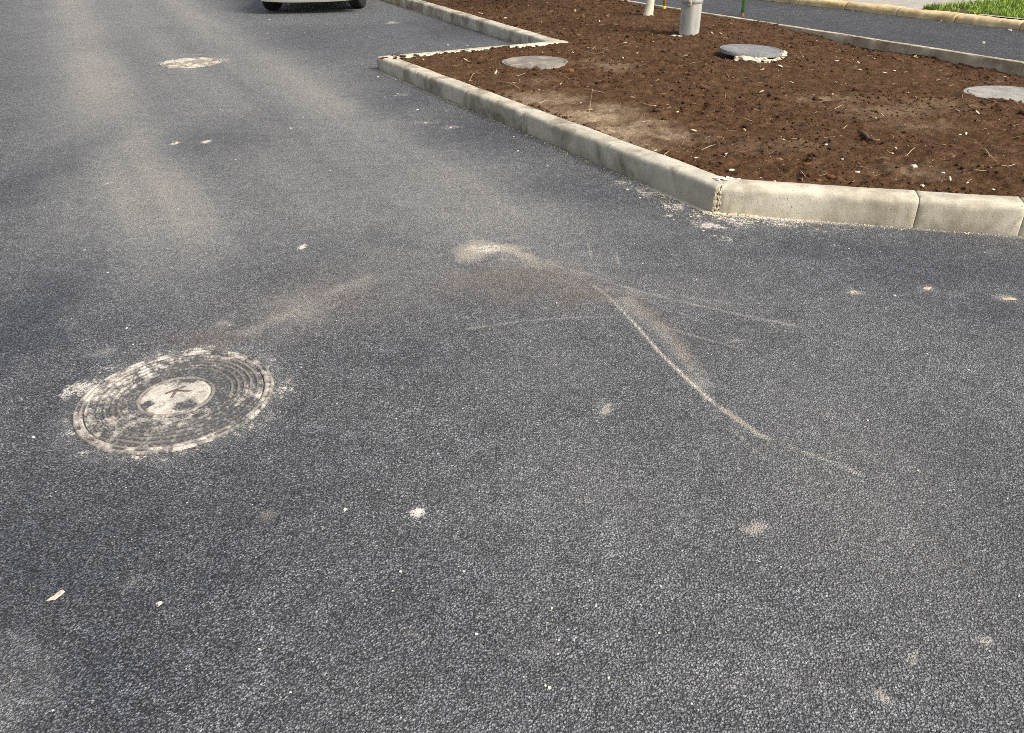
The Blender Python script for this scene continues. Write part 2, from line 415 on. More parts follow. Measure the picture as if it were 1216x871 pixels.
def stroke(pts, w0, w1, amt, ch, soft=1.0, brk=0., side=None):
    P = [at(*p) for p in pts]; n = len(P) - 1
    L = [0]
    for a, b in zip(P, P[1:]): L.append(L[-1] + (b - a).length)
    wm = max(w0, w1) * 3 + .08
    k = np.nonzero((X > min(p.x for p in P) - wm) & (X < max(p.x for p in P) + wm) & (Y > min(p.y for p in P) - wm) & (Y < max(p.y for p in P) + wm))[0]
    if not len(k): return
    wob = min(w0, .05)
    qx = X[k] + wob * 1.2 * (fbm(X[k], Y[k], 3.5, 4, 2) - .5); qy = Y[k] + wob * 1.2 * (fbm(X[k], Y[k], 3.5, 4, 9) - .5)
    best = np.full(len(k), 9e9); T = np.zeros(len(k))
    for i, (a, b) in enumerate(zip(P, P[1:])):
        d = b - a; l2 = d.x * d.x + d.y * d.y + 1e-9
        t = np.clip(((qx - a.x) * d.x + (qy - a.y) * d.y) / l2, 0, 1)
        e = np.hypot(qx - a.x - t * d.x, qy - a.y - t * d.y)
        m = e < best; best[m] = e[m]; T[m] = (L[i] + t[m] * (L[i + 1] - L[i])) / L[-1]
    w = w0 + (w1 - w0) * T
    v = np.exp(-(best / w) ** 2 * soft)
    v *= sstep(0, .06, T + .02) * sstep(1.02, .9, T)
    if brk: v *= np.clip(1 - brk + 2 * brk * fbm(X[k], Y[k], 14, 3, 4), 0, 1.3)
    ST[k, ch] = np.maximum(ST[k, ch], v * amt)
# overall thin dust, less of it to the left and near the bottom left
base_d = .05 + .13 * sstep(-1.3, .3, X) * sstep(8, 4, Y) + .10 * sstep(4, 8, Y) + .10 * fbm(X, Y, .8, 3, 6)
ST[:, 0] = base_d
# wheel tracks
stroke([(85, -10), (100, 40), (118, 100), (150, 180), (195, 260), (240, 330), (300, 400)], .70, .66, .74, 0, 1.0, 0)
stroke([(195, -10), (250, 40), (335, 95), (420, 150), (520, 215), (610, 275), (680, 320), (800, 380)], .66, .8, .68, 0, 1.0, 0)
stroke([(300, 130), (400, 215), (470, 290)], .75, .7, .50, 0)
stroke([(150, -10), (190, 60), (290, 170), (400, 290), (520, 370)], .9, .95, .56, 0)
stroke([(30, -10), (45, 60), (60, 140)], .35, .35, .4, 0)
blob(420, 330, 180, 70, .50, 0, 1); blob(640, 310, 180, 48, .52, 0, 1); blob(300, 240, 130, 70, .46, 0, 1); blob(800, 340, 160, 40, .42, 0, 1)
blob(700, 260, 120, 40, .40, 0, 1); blob(1000, 560, 300, 220, .42, 0, 1); blob(700, 620, 280, 180, .38, 0, 1); blob(900, 800, 260, 120, .34, 0, 1); blob(620, 450, 240, 80, .36, 0, 1)
nl = X * .875 + Y * .484; ul = X * -.484 + Y * .875
ST[:, 0] *= .72 + .58 * (.6 * fbm(nl, ul * .06, 7, 4, 5) + .4 * fbm(nl, ul * .15, 2.2, 3, 8))
# tan mud marks
stroke([(285, 402), (330, 378), (395, 345), (460, 325)], .07, .09, .68, 0, 1, .3)
blob(350, 372, 70, 36, .72, 0, 1); blob(262, 384, 20, 6, .8, 0, 1); blob(245, 400, 60, 12, .5, 3, 1)
stroke([(455, 326), (500, 310), (532, 300)], .022, .03, .55, 0, 1, .3)
stroke([(545, 298), (575, 290), (605, 297), (645, 311)], .045, .055, 1.05, 0, 1, .35)
blob(588, 294, 54, 15, 1.25, 0, 1, .9); blob(580, 296, 40, 9, .55, 2, 1); blob(640, 312, 40, 9, .85, 0, 1); blob(560, 300, 22, 5, 1.2, 0, 1); blob(600, 300, 50, 14, .7, 0, 1)
stroke([(590, 305), (650, 316), (700, 330)], .07, .07, .6, 0, 1, .4)
blob(620, 335, 75, 22, .55, 3, 1); blob(680, 345, 60, 18, .5, 3, 1); blob(545, 336, 40, 8, .45, 3, 1); blob(400, 360, 120, 40, .28, 3, 1)
stroke([(700, 336), (722, 352), (752, 383), (782, 417), (812, 447), (840, 472), (862, 492)], .006, .014, 1.3, 0, 1, .2)
stroke([(735, 365), (752, 383), (782, 417), (812, 447), (840, 472), (858, 488)], .005, .010, .58, 2, 1, .3)
stroke([(735, 350), (775, 385), (815, 425), (845, 470)], .07, .05, .75, 0, 1, .3)
stroke([(745, 350), (790, 392), (830, 440)], .05, .04, .45, 3, 1, .3)
stroke([(852, 482), (900, 515), (940, 531), (985, 548), (1040, 572)], .014, .014, 1.15, 0, 1, .7)
stroke([(645, 311), (700, 326), (745, 342), (800, 356), (865, 370), (920, 382), (975, 394)], .02, .014, .72, 0, 1, .4)
stroke([(548, 392), (590, 386), (640, 380), (690, 378), (740, 376)], .014, .011, .68, 0, 1, .5)
stroke([(565, 400), (610, 392), (660, 386)], .009, .009, .6, 0, 1, .5)
stroke([(800, 392), (845, 405), (885, 416)], .009, .008, .9, 0, 1, .5)
stroke([(698, 288), (701, 298), (703, 310)], .010, .008, .75, 0, 1, .3); stroke([(732, 303), (737, 316)], .010, .008, .9, 0, 1, .3)
stroke([(980, 570), (930, 590)], .01, .01, .6, 0, 1, .5); stroke([(830, 470), (880, 520), (905, 545)], .006, .006, .8, 0, 1, .5); stroke([(740, 345), (800, 368), (850, 388)], .008, .008, .7, 0, 1, .5); stroke([(460, 330), (420, 350), (380, 372)], .02, .03, .5, 0, 1, .5)
stroke([(650, 330), (720, 345), (800, 350), (900, 362)], .05, .04, .5, 0, 1, .5)
for i in range(26):
    px, py = rnd.uniform(20, 1190), rnd.uniform(120, 860); a = rnd.uniform(-.5, .5) + (0 if i % 3 else 1.2); L = rnd.uniform(12, 46)
    stroke([(px, py), (px + L * math.cos(a), py + L * math.sin(a) * .5)], .004, .005, rnd.uniform(.5, .9), 0, 1, .6)
for k in range(48):
    a = k * math.pi / 24; c_m = at(210, 472.8); q = rnd.uniform(.325, .375)
    kk = np.nonzero((abs(X - c_m.x - q * math.cos(a)) < .12) & (abs(Y - c_m.y - q * math.sin(a)) < .12))[0]
    dd = np.hypot(X[kk] - c_m.x - q * math.cos(a), Y[kk] - c_m.y - q * math.sin(a)); w_ = rnd.uniform(.015, .045)
    ST[kk, 2] = np.maximum(ST[kk, 2], rnd.uniform(.15, .52) * np.exp(-(dd / w_) ** 2)); ST[kk, 0] = np.maximum(ST[kk, 0], .5 * np.exp(-(dd / .06) ** 2))
for px, py, rx, ry, a in [(720, 486, 13, 6, .85), (896, 628, 22, 9, .7), (983, 574, 9, 5, .5), (1100, 343, 11, 6, .9), (1013, 347, 9, 4, .8), (1196, 356, 17, 5, .95),
                          (1046, 827, 12, 8, .75), (1082, 783, 16, 8, .6), (1170, 762, 12, 7, .7), (156, 690, 8, 9, .6), (640, 778, 40, 14, .32), (610, 840, 30, 16, .3),
                          (317, 613, 8, 7, .6), (120, 420, 18, 6, .5), (75, 600, 30, 8, .2), (1135, 350, 12, 4, .5), (875, 405, 12, 4, .5)]:
    blob(px, py, rx * 1.1, ry * 1.1, a * 1.5, 0, 1, .9)
blob(317, 613, 7, 6, .6, 3, 1)
# bottom left scuff arcs
stroke([(8, 752), (32, 762), (52, 785), (62, 812), (60, 850)], .02, .025, .6, 0, 1, .6)
stroke([(-10, 765), (15, 778), (34, 800), (40, 840)], .02, .025, .4, 0, 1, .5); blob(22, 815, 60, 60, .6, 0, 1); blob(25, 800, 50, 50, .22, 2, 1)
stroke([(205, 745), (214, 700), (212, 670)], .004, .004, .4, 0, 1, .5)
# white mortar splashes
for px, py, rx, ry, a in [(842, 268, 40, 8, .62), (812, 243, 40, 7, .52), (775, 230, 26, 6, .45), (880, 270, 30, 6, .42), (790, 256, 14, 3, .55), (950, 276, 40, 5, .33),
                          (497, 607, 13, 8, .75), (408, 606, 10, 4, .5), (357, 293, 10, 4, .72), (209, 170, 7, 3, .7), (245, 169, 6, 2.5, .72), (128, 218, 6, 2, .5), (190, 717, 8, 5, .55),
                          (98, 462, 30, 10, .56), (338, 463, 12, 16, .52), (110, 506, 26, 16, .38), (200, 532, 60, 6, .42), (240, 414, 60, 5, .36), (120, 440, 30, 6, .42), (320, 490, 24, 12, .36), (335, 440, 16, 14, .34),
                          (505, 145, 22, 3, .42), (535, 152, 22, 3, .42), (475, 112, 12, 3, .4), (60, 33, 30, 3, .2), (464, 27, 14, 2, .5), (350, 140, 14, 2, .3), (355, 152, 18, 2, .42), (300, 12, 8, 2, .4),
                          (1010, 308, 12, 3, .4), (990, 292, 14, 3, .4), (1065, 350, 8, 3, .4), (1170, 300, 30, 3, .36), (860, 282, 20, 5, .45), (655, 722, 7, 6, .45), (1050, 655, 8, 4, .34), (650, 840, 26, 8, .28), (1170, 762, 8, 5, .4), (1045, 826, 7, 5, .38), (1008, 395, 8, 3, .4),
                          (262, 72, 24, 2.5, .45), (192, 75, 10, 2.5, .45), (225, 83, 30, 2, .4), (235, 65, 30, 1.5, .4), (30, 470, 24, 6, .3), (10, 505, 12, 6, .3)]:
    blob(px, py, rx, ry, a, 2, 1, .9)
for p0, u0, n0, L in ((A0, uAB, nAB, float(np.linalg.norm(B0 - A0))), (A0, uAE, nAE, 3.0), (C0, uCD, nCD, 6.0)):
    tt = (X - p0[0]) * u0[0] + (Y - p0[1]) * u0[1]; dd = (X - p0[0]) * n0[0] + (Y - p0[1]) * n0[1]
    e = np.exp(-((dd + .012) / (.018 + .05 * fbm(tt, tt * 0, 2.5, 3, 7) ** 2)) ** 2) * (tt > -.05) * (tt < L)
    ST[:, 0] = np.maximum(ST[:, 0], e * (.5 + .9 * fbm(tt, tt * 0, 4, 3, 3)))
    ST[:, 2] = np.maximum(ST[:, 2], e * .8 * np.exp(-(tt / .9) ** 2))
    wide = np.exp(-((dd + .10) / .12) ** 2) * (dd < .02) * np.exp(-((tt - .25) / .8) ** 2) * (tt > -.3)
    ST[:, 2] = np.maximum(ST[:, 2], wide * (.75 * fbm(X, Y, 9, 4, 4)))
# cleaner dark strips, and darker bluish patches at the lower left
for px, py, rx, ry, a in [(-10, 240, 45, 100, .6), (5, 390, 80, 100, .9), (262, 165, 60, 24, .5), (560, 160, 110, 24, .6), (470, 120, 50, 24, .6), (540, 36, 80, 20, .7), (390, 45, 90, 18, .5),
                          (690, 225, 90, 20, .5), (1010, 300, 130, 22, .8), (1120, 320, 160, 26, .8), (1200, 370, 90, 30, .6), (930, 300, 70, 14, .55), (60, 640, 220, 120, .75), (250, 660, 180, 120, .6), (300, 560, 150, 40, .35), (120, 760, 200, 120, .7),
                          (450, 720, 160, 110, .4), (180, 830, 140, 60, .5), (300, 330, 60, 22, .25), (1190, 600, 80, 120, .25), (60, 480, 60, 60, .5), (150, 380, 80, 30, .4), (500, 420, 120, 30, .25)]:
    blob(px, py, rx, ry, a, 1, 1, .6)
ST[:, 0] *= 1 - .75 * np.clip(ST[:, 1], 0, 1)
color_attr(me, 'stain', np.clip(ST, 0, 1.3))
tag(obj('road', me, MAT['asphalt']), kind='structure')

# ------------------------------------------------------------------ soil of the bed
COVERS = [(*at(635, 73.2, .128)[:2], .118, .328), (*at(1198, 111, .105)[:2], .092, .335), (*at(892, 58.5, .175)[:2], .088, .33)]
def soil_fine(X, Y):
    b = lambda s, sd: 1 - np.abs(fbm(X, Y, s, 3, sd) - .5) * 4
    loose = .55 + .9 * fbm(X, Y, 1.1, 3, 12)
    z = soil_base(X, Y) + loose * (.044 * (fbm(X, Y, 2.6, 3, 1) - .5) + .046 * (fbm(X, Y, 8, 3, 6) - .5) + .017 * b(15, 2) * .5 + .017 * (fbm(X, Y, 34, 3, 5) - .5) * 2) - .004
    for cx, cy, cz, cr in COVERS:
        d = np.hypot(X - cx, Y - cy); z = np.where(d < cr + .12, np.minimum(z, cz + np.maximum(0, d - cr + .01) * .6), z)
    return z
xs = np.arange(-7, 9.6, .017)
ys = [2.9]
while ys[-1] < 21: ys.append(ys[-1] + .013 + max(0, ys[-1] - 4) * .0026)
me, co = grid_mesh('soil', xs, np.array(ys), soil_fine, inside(POLY))
X, Y = co[:, 0], co[:, 1]
ST = np.zeros((len(co), 4), np.float32)
_at = at
def at(px, py, z=.115): return _at(px, py, z)
for px, py, rx, ry, a in [(640, 118, 40, 7, .8), (690, 136, 60, 10, 1.0), (745, 158, 55, 12, 1.0), (785, 160, 30, 6, .9), (720, 132, 26, 5, 1.0), (730, 82, 22, 4, .5), (760, 174, 30, 5, .6),
                          (980, 120, 60, 5, .35), (1100, 125, 70, 5, .3), (1060, 135, 60, 6, .35), (1100, 150, 50, 5, .25), (930, 175, 60, 6, .2), (1090, 205, 50, 6, .35), (820, 165, 25, 8, .25), (640, 98, 20, 3, .3), (700, 75, 20, 3, .3)]:
    blob(px, py, rx, ry, a, 0, 1, .8)
at = _at
color_attr(me, 'dry', ST)
tag(obj('soil', me, MAT['soil']), kind='structure')

# ------------------------------------------------------------------ footpath, pavement, lawn
def strip(name, p, u, l0, l1, n, d0, d1, z, mat, step=.25, kind='structure'):
    bm = bmesh.new(); k = int((l1 - l0) / step)
    rows = []
    for i in range(k + 1):
        q = p + u * (l0 + (l1 - l0) * i / k)
        rows.append([bm.verts.new((*(q + n * d), z)) for d in np.linspace(d0, d1, 5)])
    for a, b in zip(rows, rows[1:]):
        for j in range(4): bm.faces.new((a[j], a[j + 1], b[j + 1], b[j]))
    bmesh.ops.recalc_face_normals(bm, faces=bm.faces)
    if bm.faces[0].normal.z < 0: bmesh.ops.reverse_faces(bm, faces=bm.faces)
    o = obj(name, bm_mesh(bm, name), mat); tag(o, kind=kind); return o
wpath = float((YK2 - PK2) @ nPK)
strip('footpath', PK2, uPK, -8, 14, nPK, .07, wpath + .35, ZP - .006, MAT['path'])

def stone_mesh(name, L, W, Htop0, Htop1, rad, zbot, rng, seg=14, wob=.0015, bev=.003):
    """a kerb stone along +x, its face at y=0, body towards +y"""
    prof = [(0, zbot), (0, -.09), (0, -.05)]
    for k in range(6):
        a = math.pi / 2 * k / 5; prof.append((rad - rad * math.cos(a), -rad + rad * math.sin(a)))
    prof += [(W * .5, .0), (W - .008, .0), (W, -.008), (W, zbot)]
    bm = bmesh.new(); rings = []
    xsn = [0, .006] + [L * (i + 1) / seg for i in range(seg - 1)] + [L - .006, L]
    ph = [rng.uniform(0, 6) for _ in range(4)]
    for i, x in enumerate(xsn):
        t = x / L; zt = Htop0 + (Htop1 - Htop0) * t; ins = bev if i in (0, len(xsn) - 1) else 0
        ring = []; chip = rng.uniform(.003, .011) if rng.random() < .13 else 0; row_j = rng.uniform(-.5, .5)
        for kk, (y, z) in enumerate(prof):
            yy = y + (ins if y < W / 2 else -ins); zz = (z if z == zbot else zt + z - (ins if z > -.05 else 0))
            yy += wob * math.sin(x * 9 + ph[0] + z * 20) + rng.uniform(-wob, wob) * .5
            if z != zbot: zz += wob * math.sin(x * 7 + ph[1] + y * 15) + rng.uniform(-wob, wob) * .6 - (chip * rng.uniform(.5, 1) if 4 <= kk <= 7 else 0)
            if 4 <= kk <= 7 and y < W / 2: yy += chip * .6
            ring.append(bm.verts.new((x, yy, zz)))
        rings.append(ring)
    n = len(prof)
    for a, b in zip(rings, rings[1:]):
        for k in range(n - 1): bm.faces.new((a[k], b[k], b[k + 1], a[k + 1]))
        bm.faces.new((a[n - 1], b[n - 1], b[0], a[0]))
    bm.faces.new(rings[0]); bm.faces.new(list(reversed(rings[-1])))
    bmesh.ops.recalc_face_normals(bm, faces=bm.faces)
    return bm_mesh(bm, name)
ORD = ['first', 'second', 'third', 'fourth', 'fifth', 'sixth', 'seventh', 'eighth', 'ninth', 'tenth', 'eleventh', 'twelfth', 'thirteenth', 'fourteenth', 'fifteenth', 'sixteenth', 'seventeenth', 'eighteenth', 'nineteenth', 'twentieth']
def row(name, p, u, n, lens, z0, z1, W, rad, mat, labels, group, gap=.005, zbot=-.2, wob=.0015, jit=0, bev=.003):
    tot = sum(lens); s = 0
    flip = (u[0] * n[1] - u[1] * n[0]) < 0          # body must lie on +y of the local frame
    for i, L in enumerate(lens):
        za = z0 + (z1 - z0) * s / tot; zb = z0 + (z1 - z0) * (s + L) / tot
        if flip: q = p + u * (s + L - gap / 2); d = -u; za, zb = zb, za
        else: q = p + u * (s + gap / 2); d = u
        j = rnd.uniform(-jit, jit); q = q + n * rnd.uniform(-jit, jit)
        me = stone_mesh(name, L - gap, W, za + j, zb + j, rad, zbot, rnd, max(4, int(L * 34)), wob, bev)
        o = obj(name, me, mat); o.location = (q[0], q[1], 0)
        o.rotation_euler = (0, 0, math.atan2(d[1], d[0]) + rnd.uniform(-jit, jit) * .3)
        tag(o, labels(i), 'kerb', group); s += L
# AE: cream mortared stones towards the right edge of the picture
l1 = float(np.linalg.norm(v2(at(1083.7, 270)) - A0)); l2 = float(np.linalg.norm(v2(at(1209, 280.3)) - A0)) - l1
aeL = ['long cream concrete kerb stone beside the crumbling front corner of the soil bed', 'short cream kerb stone between two open joints at the right of the front row',
       'cream kerb stone cut off by the right picture edge, end of the front row', 'cream kerb stone beyond the right picture edge, second from it', 'cream kerb stone beyond the right picture edge, third from it', 'cream kerb stone beyond the right picture edge, fourth from it']
row('kerb_stone', A0 + uAE * .03, uAE, nAE, [l1 - .03, l2, 1.0, 1.0, 1.0], kA, kA + .01, KW, .03, MAT['kerb_cream'], lambda i: aeL[i], 'cream kerb stones along the front of the soil bed', .004, bev=.004)
# AB
lAB = float(np.linalg.norm(B0 - A0))
abL = ['grey kerb stone with dark stained end nearest the front corner of the soil bed', 'grey kerb stone beside the dried pale soil, second back from the front corner', 'grey kerb stone in the middle of the long left edge of the bed',
       'grey kerb stone with dark smudge, next to the last one of the long left edge', 'grey kerb stone at the far left tip of the bed, last of the long edge']
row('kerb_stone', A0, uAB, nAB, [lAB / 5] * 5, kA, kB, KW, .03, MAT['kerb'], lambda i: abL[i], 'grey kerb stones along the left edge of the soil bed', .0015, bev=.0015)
# BC: starts behind the AB kerb end and runs to the inner corner
st = B0 + uBC * 0.0
lbc = float(np.linalg.norm(C0 - B0))
bcL = ['short kerb stone end at the left tip of the bed, turned across the long edge', 'thin looking kerb stone behind the round cover, first of the parking notch edge', 'kerb stone running into the inner corner of the parking notch, behind the round cover']
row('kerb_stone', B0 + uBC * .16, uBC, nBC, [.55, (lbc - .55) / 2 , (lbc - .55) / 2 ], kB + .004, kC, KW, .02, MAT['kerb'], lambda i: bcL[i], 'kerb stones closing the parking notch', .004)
cdl = [1.0] * 9
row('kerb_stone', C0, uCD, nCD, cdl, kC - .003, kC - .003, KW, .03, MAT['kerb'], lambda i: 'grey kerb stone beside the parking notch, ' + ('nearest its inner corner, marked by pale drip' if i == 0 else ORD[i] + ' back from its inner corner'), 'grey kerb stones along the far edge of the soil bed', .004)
# path edging, thin
npk = 16
row('edging_stone', PK2 - uPK * 5, uPK, nPK, [1.0] * npk, ZP, ZP, .075, .008, MAT['edging'], lambda i: 'thin concrete edging stone between soil and footpath, ' + ORD[i] + ' counted from the right', 'thin edging stones along the footpath', .003, -.15, .001)
# old yellow kerb
nyk = 14
ystart = float((v2(at(1211, 35, ZP)) - YK2) @ uYK)
ylen = float((v2(at(1138, 25.5, ZP)) - v2(at(1211, 35, ZP))) @ uYK)
row('old_kerb_stone', YK2 + uYK * (ystart - ylen * 4), uYK, nYK, [ylen] * nyk, ZP + .085, ZP + .085, .20, .06, MAT['old'],
    lambda i: 'weathered yellowish old kerb stone across the footpath, ' + (ORD[4 - i - 1] + ' beyond the right picture edge' if i < 4 else ORD[i - 4] + ' counted leftward from the grass side' if i > 4 else 'turning pale at the right below grass'), 'old yellowish kerb stones across the footpath', .010, -.05, .006, .006, .006)
strip('pavement', YK2, uYK, -5, 16, nYK, .2, 2.8, ZP + .072, MAT['pavement'])
# lawn starts right of a line across the pavement
gp = v2(at(1105, 9.5, ZP + .08)); gs = float((gp - YK2) @ uYK)
lo = strip('lawn', YK2, uYK, -5, gs, nYK, .215, 5.0, ZP + .080, MAT['lawn_soil'])
strip('pale_strip', YK2, uYK, -5, ystart + ylen * .8, nYK, .195, .30, ZP + .088, MAT['pale'])
rg = np.random.default_rng(3); N = 14000
a = -1.6 + (gs + 1.6) * rg.random(N); b = .25 + 2.6 * rg.random(N) ** 1.4
dn = fbm(a, b, 4, 3, 2); k = dn > .36; a, b = a[k], b[k]; N = len(a)
base = YK2[None] + a[:, None] * uYK[None] + b[:, None] * nYK[None]
ang = rg.random(N) * 6.283; hgt = .03 + .05 * rg.random(N) * (.5 + dn[k]); ln = .03 * rg.normal(size=(N, 2)); w = .003 + .003 * rg.random(N)
co = np.zeros((N, 5, 3)); dx, dy = np.cos(ang) * w, np.sin(ang) * w
co[:, 0, :2] = base - np.stack([dx, dy], -1); co[:, 1, :2] = base + np.stack([dx, dy], -1)
co[:, 2, :2] = base + ln * .4 + np.stack([dx, dy], -1) * .8; co[:, 3, :2] = base + ln * .4 - np.stack([dx, dy], -1) * .8; co[:, 4, :2] = base + ln
zb = ZP + .078; co[:, 0:2, 2] = zb; co[:, 2:4, 2] = zb + hgt[:, None] * .6; co[:, 4, 2] = zb + hgt
i0 = np.arange(N) * 5
F = np.concatenate([np.stack([i0, i0 + 1, i0 + 2], -1), np.stack([i0, i0 + 2, i0 + 3], -1), np.stack([i0 + 3, i0 + 2, i0 + 4], -1)])
tag(obj('grass', np_mesh('grass', co.reshape(-1, 3), F, False), MAT['grass']), 'short bright green grass behind the old kerb', 'grass', kind='stuff')

# ------------------------------------------------------------------ manhole covers
def cover_mat(name, iron, mort, edge, bumpd=.004, sc=1.0):
    m = NT(name); a = m.attr('mask'); s = m.sep(a.outputs['Color'])
    n1 = m.noise(60 * sc, 4, .7); n2 = m.noise(210, 3, .7); n3 = m.noise(18, 4, .6)
    c = m.mix(m.rng(n2, .35, .65), tuple(x * .5 for x in iron), tuple(x * 1.5 for x in iron))
    v = m.vor(150); c = m.mix(m.math('MULTIPLY', m.math('GREATER_THAN', m.sep(v.outputs['Color'])[0], .8), .35), c, (.3, .29, .27))
    f = m.rng(m.math('ADD', s[0], m.math('ADD', m.math('MULTIPLY', n1, .85), m.math('ADD', m.math('MULTIPLY', n2, .4), m.math('MULTIPLY', m.noise(125, 3, .7), .7)))), 1.28, 1.68)
    mc = m.mix(m.rng(n3, .4, .65), mort, tuple(x * .78 for x in mort)); mc = m.mix(1.0, mc, m.rng(n2, .3, .7, .75, 1.15), 'MULTIPLY')
    c = m.mix(f, c, mc)
    c = m.mix(m.math('MULTIPLY', s[1], m.rng(n1, .35, .6, .35, .9)), c, edge)
    m.bump(m.math('ADD', m.math('MULTIPLY', f, .6), m.math('MULTIPLY', n2, .6)), .7, bumpd)
    return m.fin(c, .8, .25)
def disc_mesh(name, R, zfun, maskfun, nr=110, na=300, r0=0.0, skirt=None):
    rr = np.linspace(r0, R, nr); aa = np.arange(na) * 2 * math.pi / na
    RR, AA = np.meshgrid(rr, aa, indexing='ij')
    X, Y = RR * np.cos(AA), RR * np.sin(AA)
    Z = zfun(RR, AA, X, Y); co = np.stack([X, Y, Z], -1).reshape(-1, 3); mk = maskfun(RR, AA, X, Y).reshape(-1, 4)
    idx = np.arange(nr * na).reshape(nr, na); nx = np.roll(idx, -1, 1)
    F = np.stack([idx[:-1], idx[1:], nx[1:], nx[:-1]], -1).reshape(-1, 4)
    if skirt is not None:
        b = co[idx[-1]].copy(); b[:, 2] = skirt; n0 = len(co)
        co = np.concatenate([co, b]); mk = np.concatenate([mk, mk[idx[-1]]])
        k = n0 + np.arange(na); kn = np.roll(k, -1)
        F = np.concatenate([F, np.stack([idx[-1], k, kn, nx[-1]], -1)])
        if r0 > 0:
            b = co[idx[0]].copy(); b[:, 2] = skirt; n0 = len(co)
            co = np.concatenate([co, b]); mk = np.concatenate([mk, mk[idx[0]]]); k = n0 + np.arange(na); kn = np.roll(k, -1)
            F = np.concatenate([F, np.stack([k, idx[0], nx[0], kn], -1)])
    me = np_mesh(name, co, F); color_attr(me, 'mask', mk); return me
RINGS = [.125, .190, .212, .234, .256, .280]
def ringh(r, rings, w): 
    h = np.zeros_like(r)
    for q in rings: h = np.maximum(h, sstep(w, w * .5, np.abs(r - q)))
    return h
def near_cover():
    c = at(210, 472.8); root = empty('manhole_cover', (c.x, c.y, 0))
    tag(root, 'round iron manhole cover with ringed ridges smeared with pale mortar, nearest in the asphalt', 'manhole cover')
    mat = cover_mat('mortared_iron', (.07, .068, .068), (.52, .475, .41), (.30, .255, .215))
    def mask(r, a, X, Y):
        big = fbm(X + 3, Y + 9, 7, 4, 7); sm = fbm(X + 3, Y + 7, 34, 4, 1); fn = fbm(X + 1, Y + 2, 85, 3, 9)
        wr = r + .004 * (fbm(X + 6, Y + 2, 12, 2, 2) - .5)
        m = .30 + 1.0 * (big - .5) + .9 * (sm - .5) + .35 * (fn - .5) + .05 * np.cos(wr * 2 * math.pi / .011)
        m += .10 * sstep(-.1, .25, -X * .8 + .2 * Y) * sstep(.16, .28, r) + .14 * sstep(.28, .31, r)
        m -= .30 * sstep(.0, .2, X) * sstep(-.1, .15, Y) * sstep(.31, .26, r) 
        inner = sstep(.122, .112, r)
        hole = np.exp(-(((X - .055) / .035) ** 2 + ((Y + .062) / .03) ** 2)) + np.exp(-(((X + .0) / .05) ** 2 + ((Y - .125) / .04) ** 2)) + np.exp(-(((X + .085) / .016) ** 2 + ((Y + .055) / .03) ** 2))
        m = m * (1 - inner) + inner * (.80 + .9 * (sm - .5))
        m = m - 1.1 * hole
        e = ringh(r, RINGS, .0055) * np.clip(-.15 + 2.2 * (fbm(a * 1.5 + 9, r * 10, 1, 3, 2) - .3), 0, .8)
        e = np.maximum(e, ringh(r, [.125], .008) * np.clip(.15 + 1.6 * fbm(a * 1.3 + 4, r * 0, 1, 2, 6), 0, .9))
        z = np.zeros_like(r); return np.stack([np.clip(m, -1, 1), e, z, z + 1], -1)
    def zf(r, a, X, Y):
        m = mask(r, a, X, Y)[..., 0]
        return .007 + .0045 * ringh(r, RINGS, .007) + .003 * np.clip(m, 0, .6) + .003 * (fbm(X + 5, Y + 5, 60, 2, 4) - .5) + .0015 * sstep(.118, .11, r)
    obj('cover', disc_mesh('cover', .296, zf, mask, 170, 640, 0, -.02), mat, root)
    def mask2(r, a, X, Y):
        sm = fbm(X + 3, Y + 7, 26, 5, 5); m = .36 + 1.6 * (sm - .5) + .12 * sstep(.1, -.3, X)
        z = np.zeros_like(r); e = ringh(r, [.309, .328], .005) * np.clip(3 * (fbm(a * 2 + 9, r * 10, 1, 3, 5) - .38), 0, .8)
        return np.stack([m, e, z, z + 1], -1)
    obj('frame', disc_mesh('frame', .334, lambda r, a, X, Y: .006 - .006 * sstep(.329, .334, r) + .0035 * ringh(r, [.309, .327], .007) + .004 * (fbm(X + 5, Y + 5, 30, 3, 4) - .5), mask2, 18, 640, .301, -.02), mat, root)
    # raised cast letter in the middle, read sideways
    def loc(px, py):
        p = at(160 + px / 10.13, 430 + py / 10.13, .012); return Vector((p.x - c.x, p.y - c.y, .0115))
    bm = bmesh.new()
    for p, q, w in [((368, 382), (615, 290), .0046), ((512, 330), (440, 430), .0052), ((525, 345), (682, 348), .0042)]:
        a, b = loc(*p), loc(*q); tube_bm(bm, [a, a.lerp(b, .5), b], [w * .7, w, w * .7], 8)
    for v in bm.verts: v.co.z = .0115 + (v.co.z - .0115) * .9
    obj('letter', bm_mesh(bm, 'letter'), plain('worn_iron', (.12, .09, .085), .7, .25, 80, .3), root)
near_cover()
def simple_cover(px, py, z, name_label, mat, R=.325, tilt=(0, 0), rough=.004, th=.05, mk=.5, ridges=(.12, .29), nf=8):
    c = at(px, py, z); root = empty('manhole_cover', (c.x, c.y, z)); root.rotation_euler = (tilt[0], tilt[1], rnd.uniform(0, 6))
    tag(root, name_label, 'manhole cover')
    sd = rnd.randrange(10)
    def mask(r, a, X, Y):
        m = mk + 1.2 * (fbm(X + 3, Y + 5, nf, 4, sd) - .5); zz = np.zeros_like(r)
        return np.stack([m, ringh(r, ridges, .006) * .6, zz, zz + 1], -1)
    obj('cover', disc_mesh('cover', R * .90, lambda r, a, X, Y: .002 * ringh(r, ridges, .008) + rough * 2 * (fbm(X + 4, Y + 4, max(14, nf), 4, sd) - .5), mask, 70, 240, 0, -th), mat, root)
    obj('frame', disc_mesh('frame', R, lambda r, a, X, Y: .001 + rough * (fbm(X + 4, Y + 4, 20, 3, sd + 1) - .5), mask, 8, 160, R * .925, -th), mat, root)
    return root
